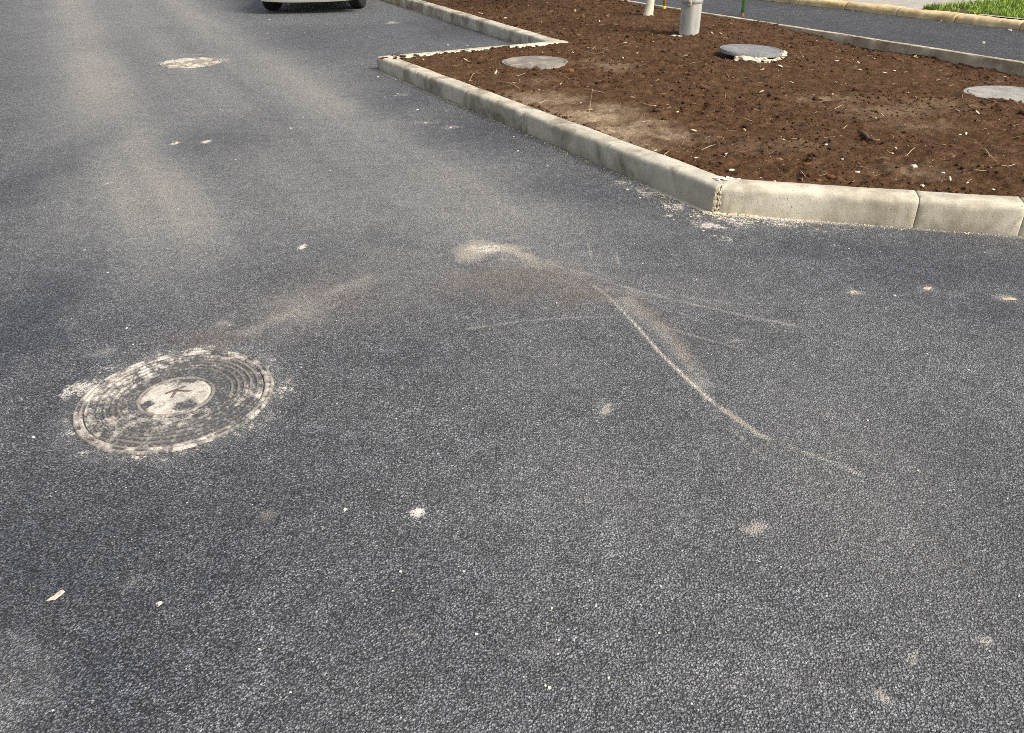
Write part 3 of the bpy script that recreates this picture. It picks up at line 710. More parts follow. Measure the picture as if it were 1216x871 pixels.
mr = simple_cover(227, 74.2, .006, 'round manhole cover crusted all over with cream mortar, far back in the asphalt', cover_mat('crusted_cover', (.17, .15, .12), (.56, .51, .42), (.3, .25, .19), .01), .325, (0, 0), .016, .04, .52, (.12, .29), 15)
r2 = random.Random(4)
g_cov = cover_mat('dusty_grey_cover', (.15, .13, .11), (.34, .29, .225), (.17, .14, .11))
simple_cover(635, 73.2, .128, 'flat grey dusty manhole cover set in the soil near the parking notch', g_cov, .328, (0, 0), .003, .1, .45)
simple_cover(1198, 111, .105, 'pale grey manhole cover in the soil at the right picture edge', cover_mat('pale_cover', (.20, .195, .18), (.36, .33, .29), (.22, .2, .17)), .335, (.02, .0), .003, .1, .55)
c4 = simple_cover(892, 58.5, .175, 'dark grey raised manhole cover propped on ragged cream mortar beyond the metal post', cover_mat('blue_grey_cover', (.15, .15, .155), (.30, .285, .26), (.2, .19, .18)), .315, (0, 0), .003, .035, .3)
c4.rotation_euler = (.015, .03, .4)
bm = bmesh.new()
for _ in range(46):
    a = r2.uniform(-2.3, .5) - .4; q = r2.uniform(.25, .36); lump_bm(bm, (q * math.cos(a), q * math.sin(a), -.062 + r2.uniform(-.03, .022)), r2.uniform(.022, .05), (1.2, 1, .6), 2, .45, r2)
o = obj('mortar_bed', bm_mesh(bm, 'mortar_bed', False), MAT['mortar'], c4)

# ------------------------------------------------------------------ metal post, tree, thin posts
m = NT('galvanised'); P = m.obj
mp = m.scalevec(16, 16, 1.2); st = m.noise(1, 5, .6, mp); n = m.noise(7, 4, .6)
c = m.mix(m.rng(st, .35, .7), (.28, .275, .25), (.43, .415, .37)); c = m.mix(m.rng(n, .52, .7, 0, .6), c, (.55, .52, .44)); m.bump(n, .2, .01)
MAT['galv'] = m.fin(c, .55, .4, .15)
p = at(820, 44.5, .108); root = empty('metal_post', (p.x, p.y + .11, .1))
tag(root, 'thick grey metal post with a clamp band, mortar heaped at its foot in the soil', 'post')
bm = bmesh.new(); lathe_bm(bm, [(.116, -.15), (.117, 0), (.1195, .36), (.1195, .50), (.116, .52), (.10, 2.2), (.08, 4.2), (.05, 4.25)], 40)
obj('shaft', bm_mesh(bm, 'shaft'), MAT['galv'], root)
bm = bmesh.new(); lathe_bm(bm, [(.119, .365), (.127, .37), (.127, .425), (.119, .43)], 40); cb = obj('clamp_band', bm_mesh(bm, 'clamp_band'), MAT['galv'], root)
bm = bmesh.new(); box_bm(bm, -.075, -.03, -.15, -.115, .35, .42, .008); lathe_bm(bm, [(0.001, -.01), (.014, -.01), (.014, .012), (.001, .012)], 12, 'z', -.052, -.165, .39)
obj('clamp_lug', bm_mesh(bm, 'clamp_lug'), plain('rusty_lug', (.34, .29, .23), .7, .3, 60), cb)
bm = bmesh.new()
for _ in range(22): lump_bm(bm, (-.135 + r2.uniform(-.05, .03), -.045 + r2.uniform(-.04, .04), .012), r2.uniform(.012, .03), (1.3, 1, .5), 2, .45, r2)
obj('mortar_lump', bm_mesh(bm, 'mortar_lump', False), MAT['white_mortar'], root)
bm = bmesh.new()
for _ in range(60):
    a = r2.uniform(-3.2, 0); lump_bm(bm, (.118 * math.cos(a), .118 * math.sin(a), .0), r2.uniform(.01, .02), (1.2, 1.2, .8), 1, .4, r2)
obj('mortar_collar', bm_mesh(bm, 'mortar_collar', False), MAT['white_mortar'], root)

m = NT('whitewash'); mp = m.scalevec(20, 20, 5); n = m.noise(1, 5, .65, mp); z = m.n('ShaderNodeSeparateXYZ'); m.l(m.obj, z.inputs[0])
c = m.mix(m.rng(n, .55, .72, 0, .7), (.60, .545, .42), (.28, .22, .15)); c = m.mix(m.rng(m.math('ADD', z.outputs[2], m.math('MULTIPLY', n, .3)), 1.3, 1.36), c, (.11, .085, .06)); m.bump(n, .6, .015)
MAT['whitewash'] = m.fin(c, .9, .15)
p = at(769.5, 18.5, .118); root = empty('tree', (p.x, p.y, .10))
tag(root, 'young tree with a whitewashed trunk at the back of the soil bed', 'tree')
bm = bmesh.new(); tp = [(0, 0, -.15), (0, 0, .0), (.005, 0, .05), (.015, 0, .14), (.03, .01, .5), (.05, .02, 1.2), (.06, .05, 2.2), (.08, .03, 3.0), (.06, .06, 4.0)]
tube_bm(bm, tp, [.085, .078, .066, .058, .055, .052, .045, .035, .012], 14)
r3 = random.Random(8); tips = []
for z0 in np.linspace(2.0, 3.6, 9):
    a = r3.uniform(0, 6.28); L = r3.uniform(.7, 1.2); b0 = Vector((.06, .04, z0)); d = Vector((math.cos(a), math.sin(a), .8)).normalized()
    q1 = b0 + d * L * .5; q2 = b0 + d * L + Vector((0, 0, .15)); tube_bm(bm, [b0, q1, q2], [.02, .013, .004], 7); tips += [q1, q2]
obj('trunk', bm_mesh(bm, 'trunk'), MAT['whitewash'], root)
bm = bmesh.new()
for _ in range(2600):
    t = r3.choice(tips); q = t + Vector((r3.gauss(0, .28), r3.gauss(0, .28), r3.gauss(0, .22))); s = r3.uniform(.025, .05)
    R = Matrix.Rotation(r3.uniform(0, 6.3), 3, 'Z') @ Matrix.Rotation(r3.uniform(-1, 1), 3, 'X')
    bm.faces.new([bm.verts.new(q + R @ Vector(k)) for k in ((-s, 0, 0), (0, -s * .45, 0), (s, 0, 0), (0, s * .45, s * .2))])
obj('crown', bm_mesh(bm, 'crown', False), plain('tree_leaf', (.07, .10, .025), .6, .4, 8), root)

def thin_post(px, py, z, r, h, mats, label, hs):
    p = at(px, py, z); root = empty('thin_post', (p.x, p.y, z)); tag(root, label, 'post')
    bm = bmesh.new(); tube_bm(bm, [(0, 0, hs), (0, 0, h * .5), (0, 0, h)], [r] * 3, 16); obj('shaft', bm_mesh(bm, 'shaft'), mats[0], root)
    bm = bmesh.new(); tube_bm(bm, [(0, 0, -.25), (0, 0, 0), (0, 0, hs)], [r * 1.03] * 3, 16); obj('foot', bm_mesh(bm, 'foot'), mats[1], root)
    bm = bmesh.new(); lathe_bm(bm, [(r * 1.15, h), (r * 1.15, h + .012), (r * .6, h + .03), (.001, h + .034)], 16); obj('cap', bm_mesh(bm, 'cap'), mats[0], root)
gpm = plain('green_paint', (.11, .27, .10), .5, .3, 30); rst = plain('rusty_red', (.16, .062, .04), .8, .35, 40, .2); ypm = plain('yellow_paint', (.62, .36, .05), .5, .2, 30)
thin_post(880.5, 26.5, .06, .024, 1.5, (gpm, rst), 'thin green post with a rusty red foot, beside the footpath edging', .12)
thin_post(788.5, 11.5, .115, .021, 1.3, (ypm, ypm), 'thin yellow post standing between the white tree trunk and the metal post', .05)

# ------------------------------------------------------------------ small things on the soil
def shard_mesh(name, L, W, T, rng, jag=.25):
    bm = bmesh.new(); n = 7 if jag < .3 else 13; top = []; bot = []
    for k in range(n):
        a = 2 * math.pi * k / n + rng.uniform(-.3, .3) * 7 / n; x = math.cos(a) * L * rng.uniform(1 - jag, 1); y = math.sin(a) * W * rng.uniform(1 - jag, 1)
        z = .25 * L * math.sin(x / L * 2) * rng.uniform(.2, .6)
        top.append(bm.verts.new((x * .9, y * .9, z + T))); bot.append(bm.verts.new((x, y, z)))
    bm.faces.new(top); bm.faces.new(list(reversed(bot)))
    for k in range(n): bm.faces.new((bot[k], bot[(k + 1) % n], top[(k + 1) % n], top[k]))
    return bm_mesh(bm, name, False)
r5 = random.Random(21)
def soil_z(x, y): return float(soil_fine(np.array([x]), np.array([y]))[0])
INP = inside(bed_poly(.17))
def ok(x, y): return bool(INP(np.array([x]), np.array([y]))[0])
chip_px = [(553, 72), (579, 73), (589, 87, 1), (612, 91), (644, 62), (698, 59), (705, 59), (742, 53), (721, 21), (701, 130), (814, 69), (824, 156), (847, 31), (936, 54), (953, 69, 1), (1038, 72), (994, 72), (1086, 70), (1115, 86), (1075, 60), (1088, 71),
           (838, 82), (904, 110), (743, 52), (751, 116), (884, 155), (795, 130), (926, 80), (1013, 71), (1019, 76), (845, 42), (856, 42), (686, 24), (712, 26), (776, 35), (683, 14), (722, 20), (655, 14), (650, 4), (605, 10), (571, 18), (600, 23), (624, 25),
           (1136, 135), (1160, 137), (1040, 140), (1000, 128), (965, 116), (1042, 167), (780, 100), (820, 90), (870, 95), (1050, 88), (1062, 84), (1114, 95), (1135, 80), (1170, 82), (765, 34), (940, 98), (905, 84), (1021, 84), (1185, 148), (1130, 190)]
cm = [shard_mesh('wood_chip', r5.uniform(.8, 1.3), r5.uniform(.25, .6), .15, r5) for _ in range(7)]
for q, me in enumerate(cm): me.materials.append(MAT['wood'] if q % 2 else MAT['chip_dull'])
spots = [(p.x, p.y, 1.0) for p in (soil_pt(q[0], q[1]) for q in chip_px)]
while len(spots) < 165:
    px, py = r5.uniform(480, 1216), r5.uniform(0, 235) ** 1.0
    if r5.random() > (1 if py < 110 else .45): continue
    p = soil_pt(px, py); spots.append((p.x, p.y, r5.uniform(.35, .75)))
for x, y, s in spots:
    if not ok(x, y): continue
    o = obj('wood_chip', r5.choice(cm)); k = s * r5.uniform(.014, .030) * (1 + max(0, y - 6) * .05)
    o.scale = (k, k, k); o.location = (x, y, soil_z(x, y) + .006 + k * .15); o.rotation_euler = (r5.uniform(-.5, .5), r5.uniform(-.6, .6), r5.uniform(0, 6.28))
    tag(o, 'small pale wood chip lying on the dark soil', 'wood chip', 'pale wood chips scattered over the soil bed')
def twig(name, pts, r, mat, label, cat, group=None, lift=.006, hts=None):
    P = []
    for i, q in enumerate(pts):
        p = soil_pt(*q); P.append(Vector((p.x, p.y, soil_z(p.x, p.y) + lift + (hts[i] if hts else 0))))
    Q = []
    for i in range(len(P) - 1):
        for t in (0, .33, .66): Q.append(P[i].lerp(P[i + 1], t) + Vector((r5.uniform(-1, 1), r5.uniform(-1, 1), r5.uniform(0, 1))) * r * .6)
    Q.append(P[-1]); c = Q[len(Q) // 2].copy()
    bm = bmesh.new(); tube_bm(bm, [q - c for q in Q], [r * (.55 + .45 * math.sin(math.pi * (.12 + .8 * i / (len(Q) - 1)))) for i in range(len(Q))], 6)
    o = obj(name, bm_mesh(bm, name), mat); o.location = c; tag(o, label, cat, group)
tw = [[(549, 70), (555, 73), (562, 74)], [(589, 82), (592, 86), (589, 90)], [(557, 96), (561, 88), (568, 83)], [(606, 91), (614, 91), (624, 88)], [(598, 99), (607, 102), (617, 106)], [(715, 63), (721, 59), (726, 63)],
      [(833, 177), (845, 174), (861, 172)], [(788, 186), (794, 181)], [(1168, 178), (1174, 188), (1186, 195)], [(1183, 196), (1197, 198), (1206, 194)], [(1000, 155), (1006, 150)], [(640, 122), (650, 118)], [(690, 62), (700, 65)], [(862, 88), (866, 94)], [(990, 130), (1000, 126)],
      [(760, 125), (775, 130)], [(910, 190), (916, 184)], [(1020, 215), (1030, 218)], [(700, 110), (716, 113)], [(668, 90), (676, 95)], [(880, 140), (894, 143)], [(1075, 185), (1086, 178)], [(540, 98), (545, 105)], [(950, 205), (958, 212)], [(1110, 172), (1122, 176)]]
for t in tw: twig('twig', t, .0028, MAT['twig'], 'thin pale twig lying on the dark soil', 'twig', 'thin pale twigs strewn over the soil bed')
twig('bark_stick', [(1020, 156), (1026, 162), (1032, 167), (1039, 169)], .012, MAT['bark'], 'dark curved stick of bark on the soil behind the front kerb', 'stick', None, .010)
twig('dry_stalk', [(699, 140), (700, 140), (702, 141)], .0028, MAT['straw'], 'dry straw stalk standing up in the pale dried soil', 'stalk', None, 0, [0, .09, .2])
twig('root_piece', [(1104, 122), (1108, 119), (1113, 119)], .010, MAT['bark'], 'forked brown root piece lying near the middle right of the soil', 'root')
for px, py, lab in [(776, 183, 'yellow fallen leaf on the soil beside the long left kerb'), (1192, 84, 'bright yellow fallen leaf near the edging stones at the right'), (687, 44, 'small yellow leaf behind the inner corner of the parking notch'), (742, 3, 'yellow leaf at the far end of the soil bed')]:
    p = soil_pt(px, py); bm = bmesh.new(); pr = [(-1, 0), (-.5, .42), (.1, .5), (.7, .25), (1, 0), (.7, -.25), (.1, -.5), (-.5, -.42)]
    vs = [bm.verts.new((x, y, .25 * abs(y) + .12 * x * x)) for x, y in pr]; c0 = bm.verts.new((0, 0, 0))
    for k in range(8): bm.faces.new((c0, vs[k], vs[(k + 1) % 8]))
    bmesh.ops.solidify(bm, geom=bm.faces[:], thickness=.03)
    o = obj('fallen_leaf', bm_mesh(bm, 'fallen_leaf'), MAT['leaf_y']); k = .028; o.scale = (k, k, k); o.location = (p.x, p.y, soil_z(p.x, p.y) + .012); o.rotation_euler = (.3, -.3, r5.uniform(0, 6)); tag(o, lab, 'leaf')
def stone(name, px, py, r, mat, label, cat, group=None, on_soil=True, sq=(1.2, 1, .6)):
    if on_soil: p = soil_pt(px, py); z = soil_z(p.x, p.y) + r * .2
    else: p = at(px, py, 0); z = r * .2
    bm = bmesh.new(); lump_bm(bm, (0, 0, 0), r, sq, 2, .3, r5); o = obj(name, bm_mesh(bm, name, False), mat); o.location = (p.x, p.y, z); tag(o, label, cat, group)
stone('pale_stone', 1086, 196, .020, MAT['stone'], 'largest pale stone on the soil, behind the joint of the front kerb', 'stone')
stone('pale_stone', 868, 206, .012, MAT['stone'], 'round white pebble on the soil beside the front corner of the bed', 'stone')
for px, py, lab in [(958, 197, 'upper orange clay clod behind the cream kerb'), (971, 215, 'larger orange clay clod low behind the cream kerb'), (986, 212, 'right hand orange clay clod behind the cream kerb'), (676, 86, 'rust brown clod beside the round cover near the notch')]:
    stone('clay_clod', px, py, .020 if px > 700 else .035, MAT['clay'], lab, 'clod')
for px, py in [(1086, 117), (862, 185), (930, 168), (1018, 205), (1060, 180), (980, 175), (1150, 215), (1120, 205), (893, 145), (1000, 190), (920, 215), (1180, 225), (1095, 222), (850, 130), (765, 145), (690, 120), (640, 108), (1140, 160)]:
    stone('pebble', px, py, r5.uniform(.006, .011), MAT['stone'], 'small pale pebble half sunk in the dark soil', 'pebble', 'pale pebbles in the soil bed')

# loose clods and fibres: too many to count
rg = np.random.default_rng(9)
ico = bmesh.new(); bmesh.ops.create_icosphere(ico, subdivisions=1, radius=1)
iv = np.array([v.co[:] for v in ico.verts]); ifc = np.array([[v.index for v in f.verts] for f in ico.faces]); ico.free()
N = 60000
yy = 3.6 + 13 * rg.random(N) ** 1.25; xx = -4 + 11.5 * rg.random(N)
k = inside(bed_poly(.135))(xx, yy) & (fbm(xx, yy, 1.6, 3, 4) + .25 * rg.random(N) > .56); xx, yy = xx[k], yy[k]; k = rg.random(len(xx)) < .7; xx, yy = xx[k], yy[k]
pd = [(at(px, py, .115), q) for px, py, q in ((690, 136, .5), (745, 158, .5), (785, 160, .25), (640, 118, .3), (715, 138, .4))]
for c_, q in pd:
    k = (np.hypot(xx - c_.x, yy - c_.y) > q) | (rg.random(len(xx)) < .25); xx, yy = xx[k], yy[k]
for cx, cy, cz, cr in COVERS:
    k = np.hypot(xx - cx, yy - cy) > cr + .02 - .06 * (fbm(xx, yy, 6, 2, 3) > .55); xx, yy = xx[k], yy[k]
# extra along the notch and left kerb edges
ex = []
for p0, u0, n0, L in [(B0, uBC, nBC, lbc), (A0, uAB, nAB, lAB), (C0, uCD, nCD, 6), (A0, uAE, nAE, 3)]:
    t = rg.random(int(L * 130)) * L; d = .155 + np.abs(rg.normal(size=len(t))) * .045
    if p0 is B0: d = d - .035 * (fbm(t, t * 0, 5, 3, 3) > .5)
    q = p0[None] + u0[None] * t[:, None] + n0[None] * d[:, None]; ex.append(q)
ex = np.concatenate(ex); xx = np.concatenate([xx, ex[:, 0]]); yy = np.concatenate([yy, ex[:, 1]]); N = len(xx)
rr = (.005 + .011 * rg.random(N) ** 2.2 + .03 * (rg.random(N) > .994) * rg.random(N)) * (1 + np.clip(yy - 5, 0, 9) * .05)
zz = soil_fine(xx, yy) + rr * .15
onk = inside(bed_poly(.15))(xx, yy); zz = np.where(onk, zz, np.maximum(zz, kB + rr * .3))
jit = 1 + .7 * (rg.random((N, len(iv), 1)) - .5); sq = np.stack([.9 + .5 * rg.random(N), .8 + .4 * rg.random(N), .5 + .3 * rg.random(N)], -1)
th = rg.random(N) * 6.283; V = iv[None] * jit * sq[:, None] * rr[:, None, None]
c_, s_ = np.cos(th)[:, None], np.sin(th)[:, None]
V = np.stack([V[..., 0] * c_ - V[..., 1] * s_, V[..., 0] * s_ + V[..., 1] * c_, V[..., 2]], -1) + np.stack([xx, yy, zz], -1)[:, None]
F = ifc[None] + (np.arange(N) * len(iv))[:, None, None]
tag(obj('soil_clods', np_mesh('soil_clods', V.reshape(-1, 3), F.reshape(-1, 3), False), MAT['soil']), 'loose crumbs of dark brown soil covering the bed', 'soil', kind='stuff')
N = 1700
yy = 3.6 + 10 * rg.random(N) ** 1.2; xx = -2 + 9 * rg.random(N); k = inside(bed_poly(.17))(xx, yy); xx, yy = xx[k], yy[k]; N = len(xx)
th = rg.random(N) * 6.283; L = .008 + .03 * rg.random(N) ** 2; w = .0006 + .0009 * rg.random(N); zz = soil_fine(xx, yy) + .006
co = np.zeros((N, 3, 4, 3))
for j, t in enumerate((-1, 0, 1)):
    cx = xx + np.cos(th) * L * t + (.3 * L * rg.normal(size=N) if t == 0 else 0); cy = yy + np.sin(th) * L * t; cz = soil_fine(cx, cy) + .006 + (.01 * rg.random(N) if t else .004)
    for q, (a, b) in enumerate(((1, 0), (0, 1), (-1, 0), (0, -1))):
        co[:, j, q, 0] = cx - np.sin(th) * w * a; co[:, j, q, 1] = cy + np.cos(th) * w * a; co[:, j, q, 2] = cz + w * b
F = []
for j in (0, 1):
    for q in range(4): F.append([j * 4 + q, j * 4 + (q + 1) % 4, (j + 1) * 4 + (q + 1) % 4, (j + 1) * 4 + q])
F = np.array(F)[None] + (np.arange(N) * 12)[:, None, None]
tag(obj('straw_fibres', np_mesh('straw_fibres', co.reshape(-1, 3), F.reshape(-1, 4), False), MAT['straw']), 'fine straw and root fibres mixed into the soil', 'straw', kind='stuff')

N = 3000; t = rg.random(N); w = rg.random(N); gx = np.zeros(N); gy = np.zeros(N)
for lo, hi, p0, u0, n0, L in ((0, .5, A0, uAB, nAB, lAB), (.5, .8, A0, uAE, nAE, 1.9), (.8, 1, C0, uCD, nCD, 4.5)):
    k = (w >= lo) & (w < hi); q = t[k] ** 1.4 * L; d = -.006 - np.abs(rg.normal(size=k.sum())) * (.018 + .05 * np.exp(-(q / .6) ** 2))
    gx[k] = p0[0] + u0[0] * q + n0[0] * d; gy[k] = p0[1] + u0[1] * q + n0[1] * d
rr = .0012 + .0042 * rg.random(N) ** 4; V = iv[None] * (1 + .8 * (rg.random((N, len(iv), 1)) - .5)) * rr[:, None, None]; V[..., 2] *= .6
V = V + np.stack([gx, gy, rr * .3], -1)[:, None]; F = ifc[None] + (np.arange(N) * len(iv))[:, None, None]
tag(obj('sandy_grit', np_mesh('sandy_grit', V.reshape(-1, 3), F.reshape(-1, 3), False), MAT['mortar']), 'sandy grit gathered along the foot of the kerbs', 'grit', kind='stuff')

# weeds at the far end of the bed
r6 = random.Random(31)
for i, (px, lab) in enumerate([(648, 'leftmost'), (664, 'second'), (681, 'middle'), (694, 'fourth'), (708, 'rightmost')]):
    p = soil_pt(px, -3 + (i % 2)); root = empty('weed', (p.x, p.y, soil_z(p.x, p.y)))
    tag(root, 'low yellow green weed at the far end of the soil bed, ' + lab + ' of the five', 'weed', 'weeds at the far end of the soil bed')
    bm = bmesh.new(); bs = bmesh.new()
    for _ in range(16):
        a = r6.uniform(0, 6.28); h = r6.uniform(.05, .14); e = Vector((math.cos(a) * h * .8, math.sin(a) * h * .8, h)); tube_bm(bs, [(0, 0, -.01), e * .5, e], [.003, .0025, .001], 5)
        for t in (.35, .6, .8, 1):
            q = e * t; s = r6.uniform(.012, .026); R = Matrix.Rotation(r6.uniform(0, 6.3), 3, 'Z') @ Matrix.Rotation(r6.uniform(-.9, .9), 3, 'X')
            bm.faces.new([bm.verts.new(q + R @ Vector(k)) for k in ((-s, 0, 0), (0, -s * .5, s * .1), (s, 0, 0), (0, s * .5, s * .2))])
    obj('foliage', bm_mesh(bm, 'foliage', False), MAT['weed'], root); obj('stems', bm_mesh(bs, 'stems'), MAT['weed'], root)

# ------------------------------------------------------------------ crumbs on the asphalt
r7 = random.Random(13)
cm2 = []
for _ in range(6):
    me = shard_mesh('mortar_crumb', 1, r7.uniform(.55, .9), .35, r7, .5); me.materials.append(MAT['white_mortar']); cm2.append(me)
crumbs = [(505, 146, 1), (520, 147, .8), (535, 152, .9), (472, 112, .8), (496, 131, 1), (457, 116, .8), (449, 92, 1), (470, 95, .7), (532, 54, 1.3), (555, 55, .8), (548, 140, .6), (615, 180, .7), (650, 197, .8), (610, 163, .6), (745, 226, .8), (760, 236, 1), (790, 245, 1), (820, 258, .9), (800, 262, .7), (835, 275, 1), (870, 262, .8), (900, 264, .7), (940, 266, .7), (975, 268, .6),
          (990, 292, .9), (1008, 296, .7), (1022, 290, .6), (1062, 352, .7), (1045, 300, .6), (410, 606, .8), (190, 717, .9), (655, 723, .7), (205, 171, .5), (128, 217, .6), (247, 168, .6), (318, 40, .7), (320, 24, .8), (397, 41, .6), (345, 153, .8), (290, 130, .4), (280, 190, .5), (212, 249, .6), (360, 140, .6), (262, 131, .5), (392, 203, .5),
          (420, 690, .3), (560, 650, .3), (700, 690, .3), (300, 600, .3), (310, 760, .3), (880, 720, .3), (810, 655, .35), (950, 470, .4), (1030, 500, .4), (1150, 440, .4), (1090, 560, .4), (640, 500, .3), (520, 540, .3), (470, 470, .35), (400, 480, .35), (60, 590, .4), (40, 520, .5), (150, 580, .35)]
for px, py, s in crumbs:
    p = at(px, py); k = s * r7.uniform(.009, .014) * (1 + max(0, p.y - 4) * .07)
    if py > 560: k *= .8
    o = obj('mortar_crumb', r7.choice(cm2)); o.scale = (k, k, k * .8); o.location = (p.x, p.y, .002); o.rotation_euler = (0, 0, r7.uniform(0, 6.28))
    tag(o, 'small white crumb of mortar lying on the dark asphalt', 'mortar crumb', 'white mortar crumbs scattered on the asphalt')
def flake(px, py, L, W, rz, label, mat='mortar', T=.12):
    p = at(px, py); o = obj('mortar_flake', shard_mesh('mortar_flake', L, W, L * T, r7, .6), MAT[mat]); o.location = (p.x, p.y, .001); o.rotation_euler = (0, 0, rz); tag(o, label, 'mortar flake')
flake(67, 709, .030, .013, .7, 'largest cream mortar flake on the asphalt, at the lower left')
flake(498, 607, .014, .010, .3, 'white crumbled mortar blotch on the asphalt in the lower middle', 'white_mortar')
flake(190, 717, .011, .008, .2, 'small pale flake right of the largest flake at the lower left', 'white_mortar')
for px, py, L, W, rz, lab in [(1100, 343, .024, .020, .2, 'pale tan flat fragment on the asphalt below the joint of the front kerb'), (1196, 356, .040, .018, -.15, 'largest pale tan fragment on the asphalt at the right picture edge'), (1013, 347, .018, .010, .1, 'small tan fragment on the asphalt, left of the other tan fragments')]:
    flake(px, py, L, W, rz, lab, 'tan_mortar', .08)
for i in range(70):
    p = at(r7.uniform(10, 1210), r7.uniform(290, 868)); k = r7.uniform(.0022, .0052) * (1 + max(0, p.y - 2) * .25)
    if (p - at(210, 472.8)).length < .36: continue
    o = obj('mortar_crumb', r7.choice(cm2)); o.scale = (k, k, k * .8); o.location = (p.x, p.y, .001); o.rotation_euler = (0, 0, r7.uniform(0, 6.28))
    tag(o, 'small white crumb of mortar lying on the dark asphalt', 'mortar crumb', 'white mortar crumbs scattered on the asphalt')
for px, py, lab in [(1094, 17.5 + 7, 'pale flat stone chip on the footpath below the old kerb'), (1199, 36, 'pale chip lying at the foot of the old kerb, at the right'), (1168, 51, 'tiny white chip in the middle of the footpath at the right')]:
    p = at(px if px > 1100 else 1118, py, ZP); o = obj('stone_chip', shard_mesh('stone_chip', .035 if 'tiny' not in lab else .018, .02, .012, r7), MAT['stone']); o.location = (p.x, p.y, ZP - .004); o.rotation_euler = (0, 0, r7.uniform(0, 3)); tag(o, lab, 'stone chip')
# mortar lump on the front corner
p = at(860, 215, kA); bm = bmesh.new()
q = A0 + nAB * .075 + uAB * .02
for _ in range(16): lump_bm(bm, (r7.gauss(0, .035), r7.gauss(0, .022), r7.uniform(-.004, .006)), r7.uniform(.006, .016), (1.4, 1, .35), 2, .5, r7)
o = obj('mortar_lump', bm_mesh(bm, 'mortar_lump', False), MAT['white_mortar']); o.location = (q[0] + .03, q[1] + .06, kA); tag(o, 'crumbly white mortar lump filling the joint on top of the front corner', 'mortar')
bm = bmesh.new()
for k in range(70):
    z = r7.uniform(0, .135); d = .035 * r7.random() ** 1.6
    lump_bm(bm, (uAE[0] * d + nAE[0] * .0045, uAE[1] * d + nAE[1] * .0045, z), r7.uniform(.004, .0075), (1.2, 1.2, 1.7), 1, .4, r7)
for k in range(40):
    d = r7.uniform(-.05, .25) ; lump_bm(bm, (uAE[0] * d - nAE[0] * r7.uniform(0, .02), uAE[1] * d - nAE[1] * r7.uniform(0, .02), 0.002), r7.uniform(.006, .014), (1.3, 1, .5), 1, .4, r7)
o = obj('mortar_joint', bm_mesh(bm, 'mortar_joint', False), plain('cream_mortar', (.47, .41, .295), .9, .3, 40, .15, 0, .5)); o.location = (A0[0], A0[1], 0); tag(o, 'rough cream mortar filling the upright joint of the front corner', 'mortar')

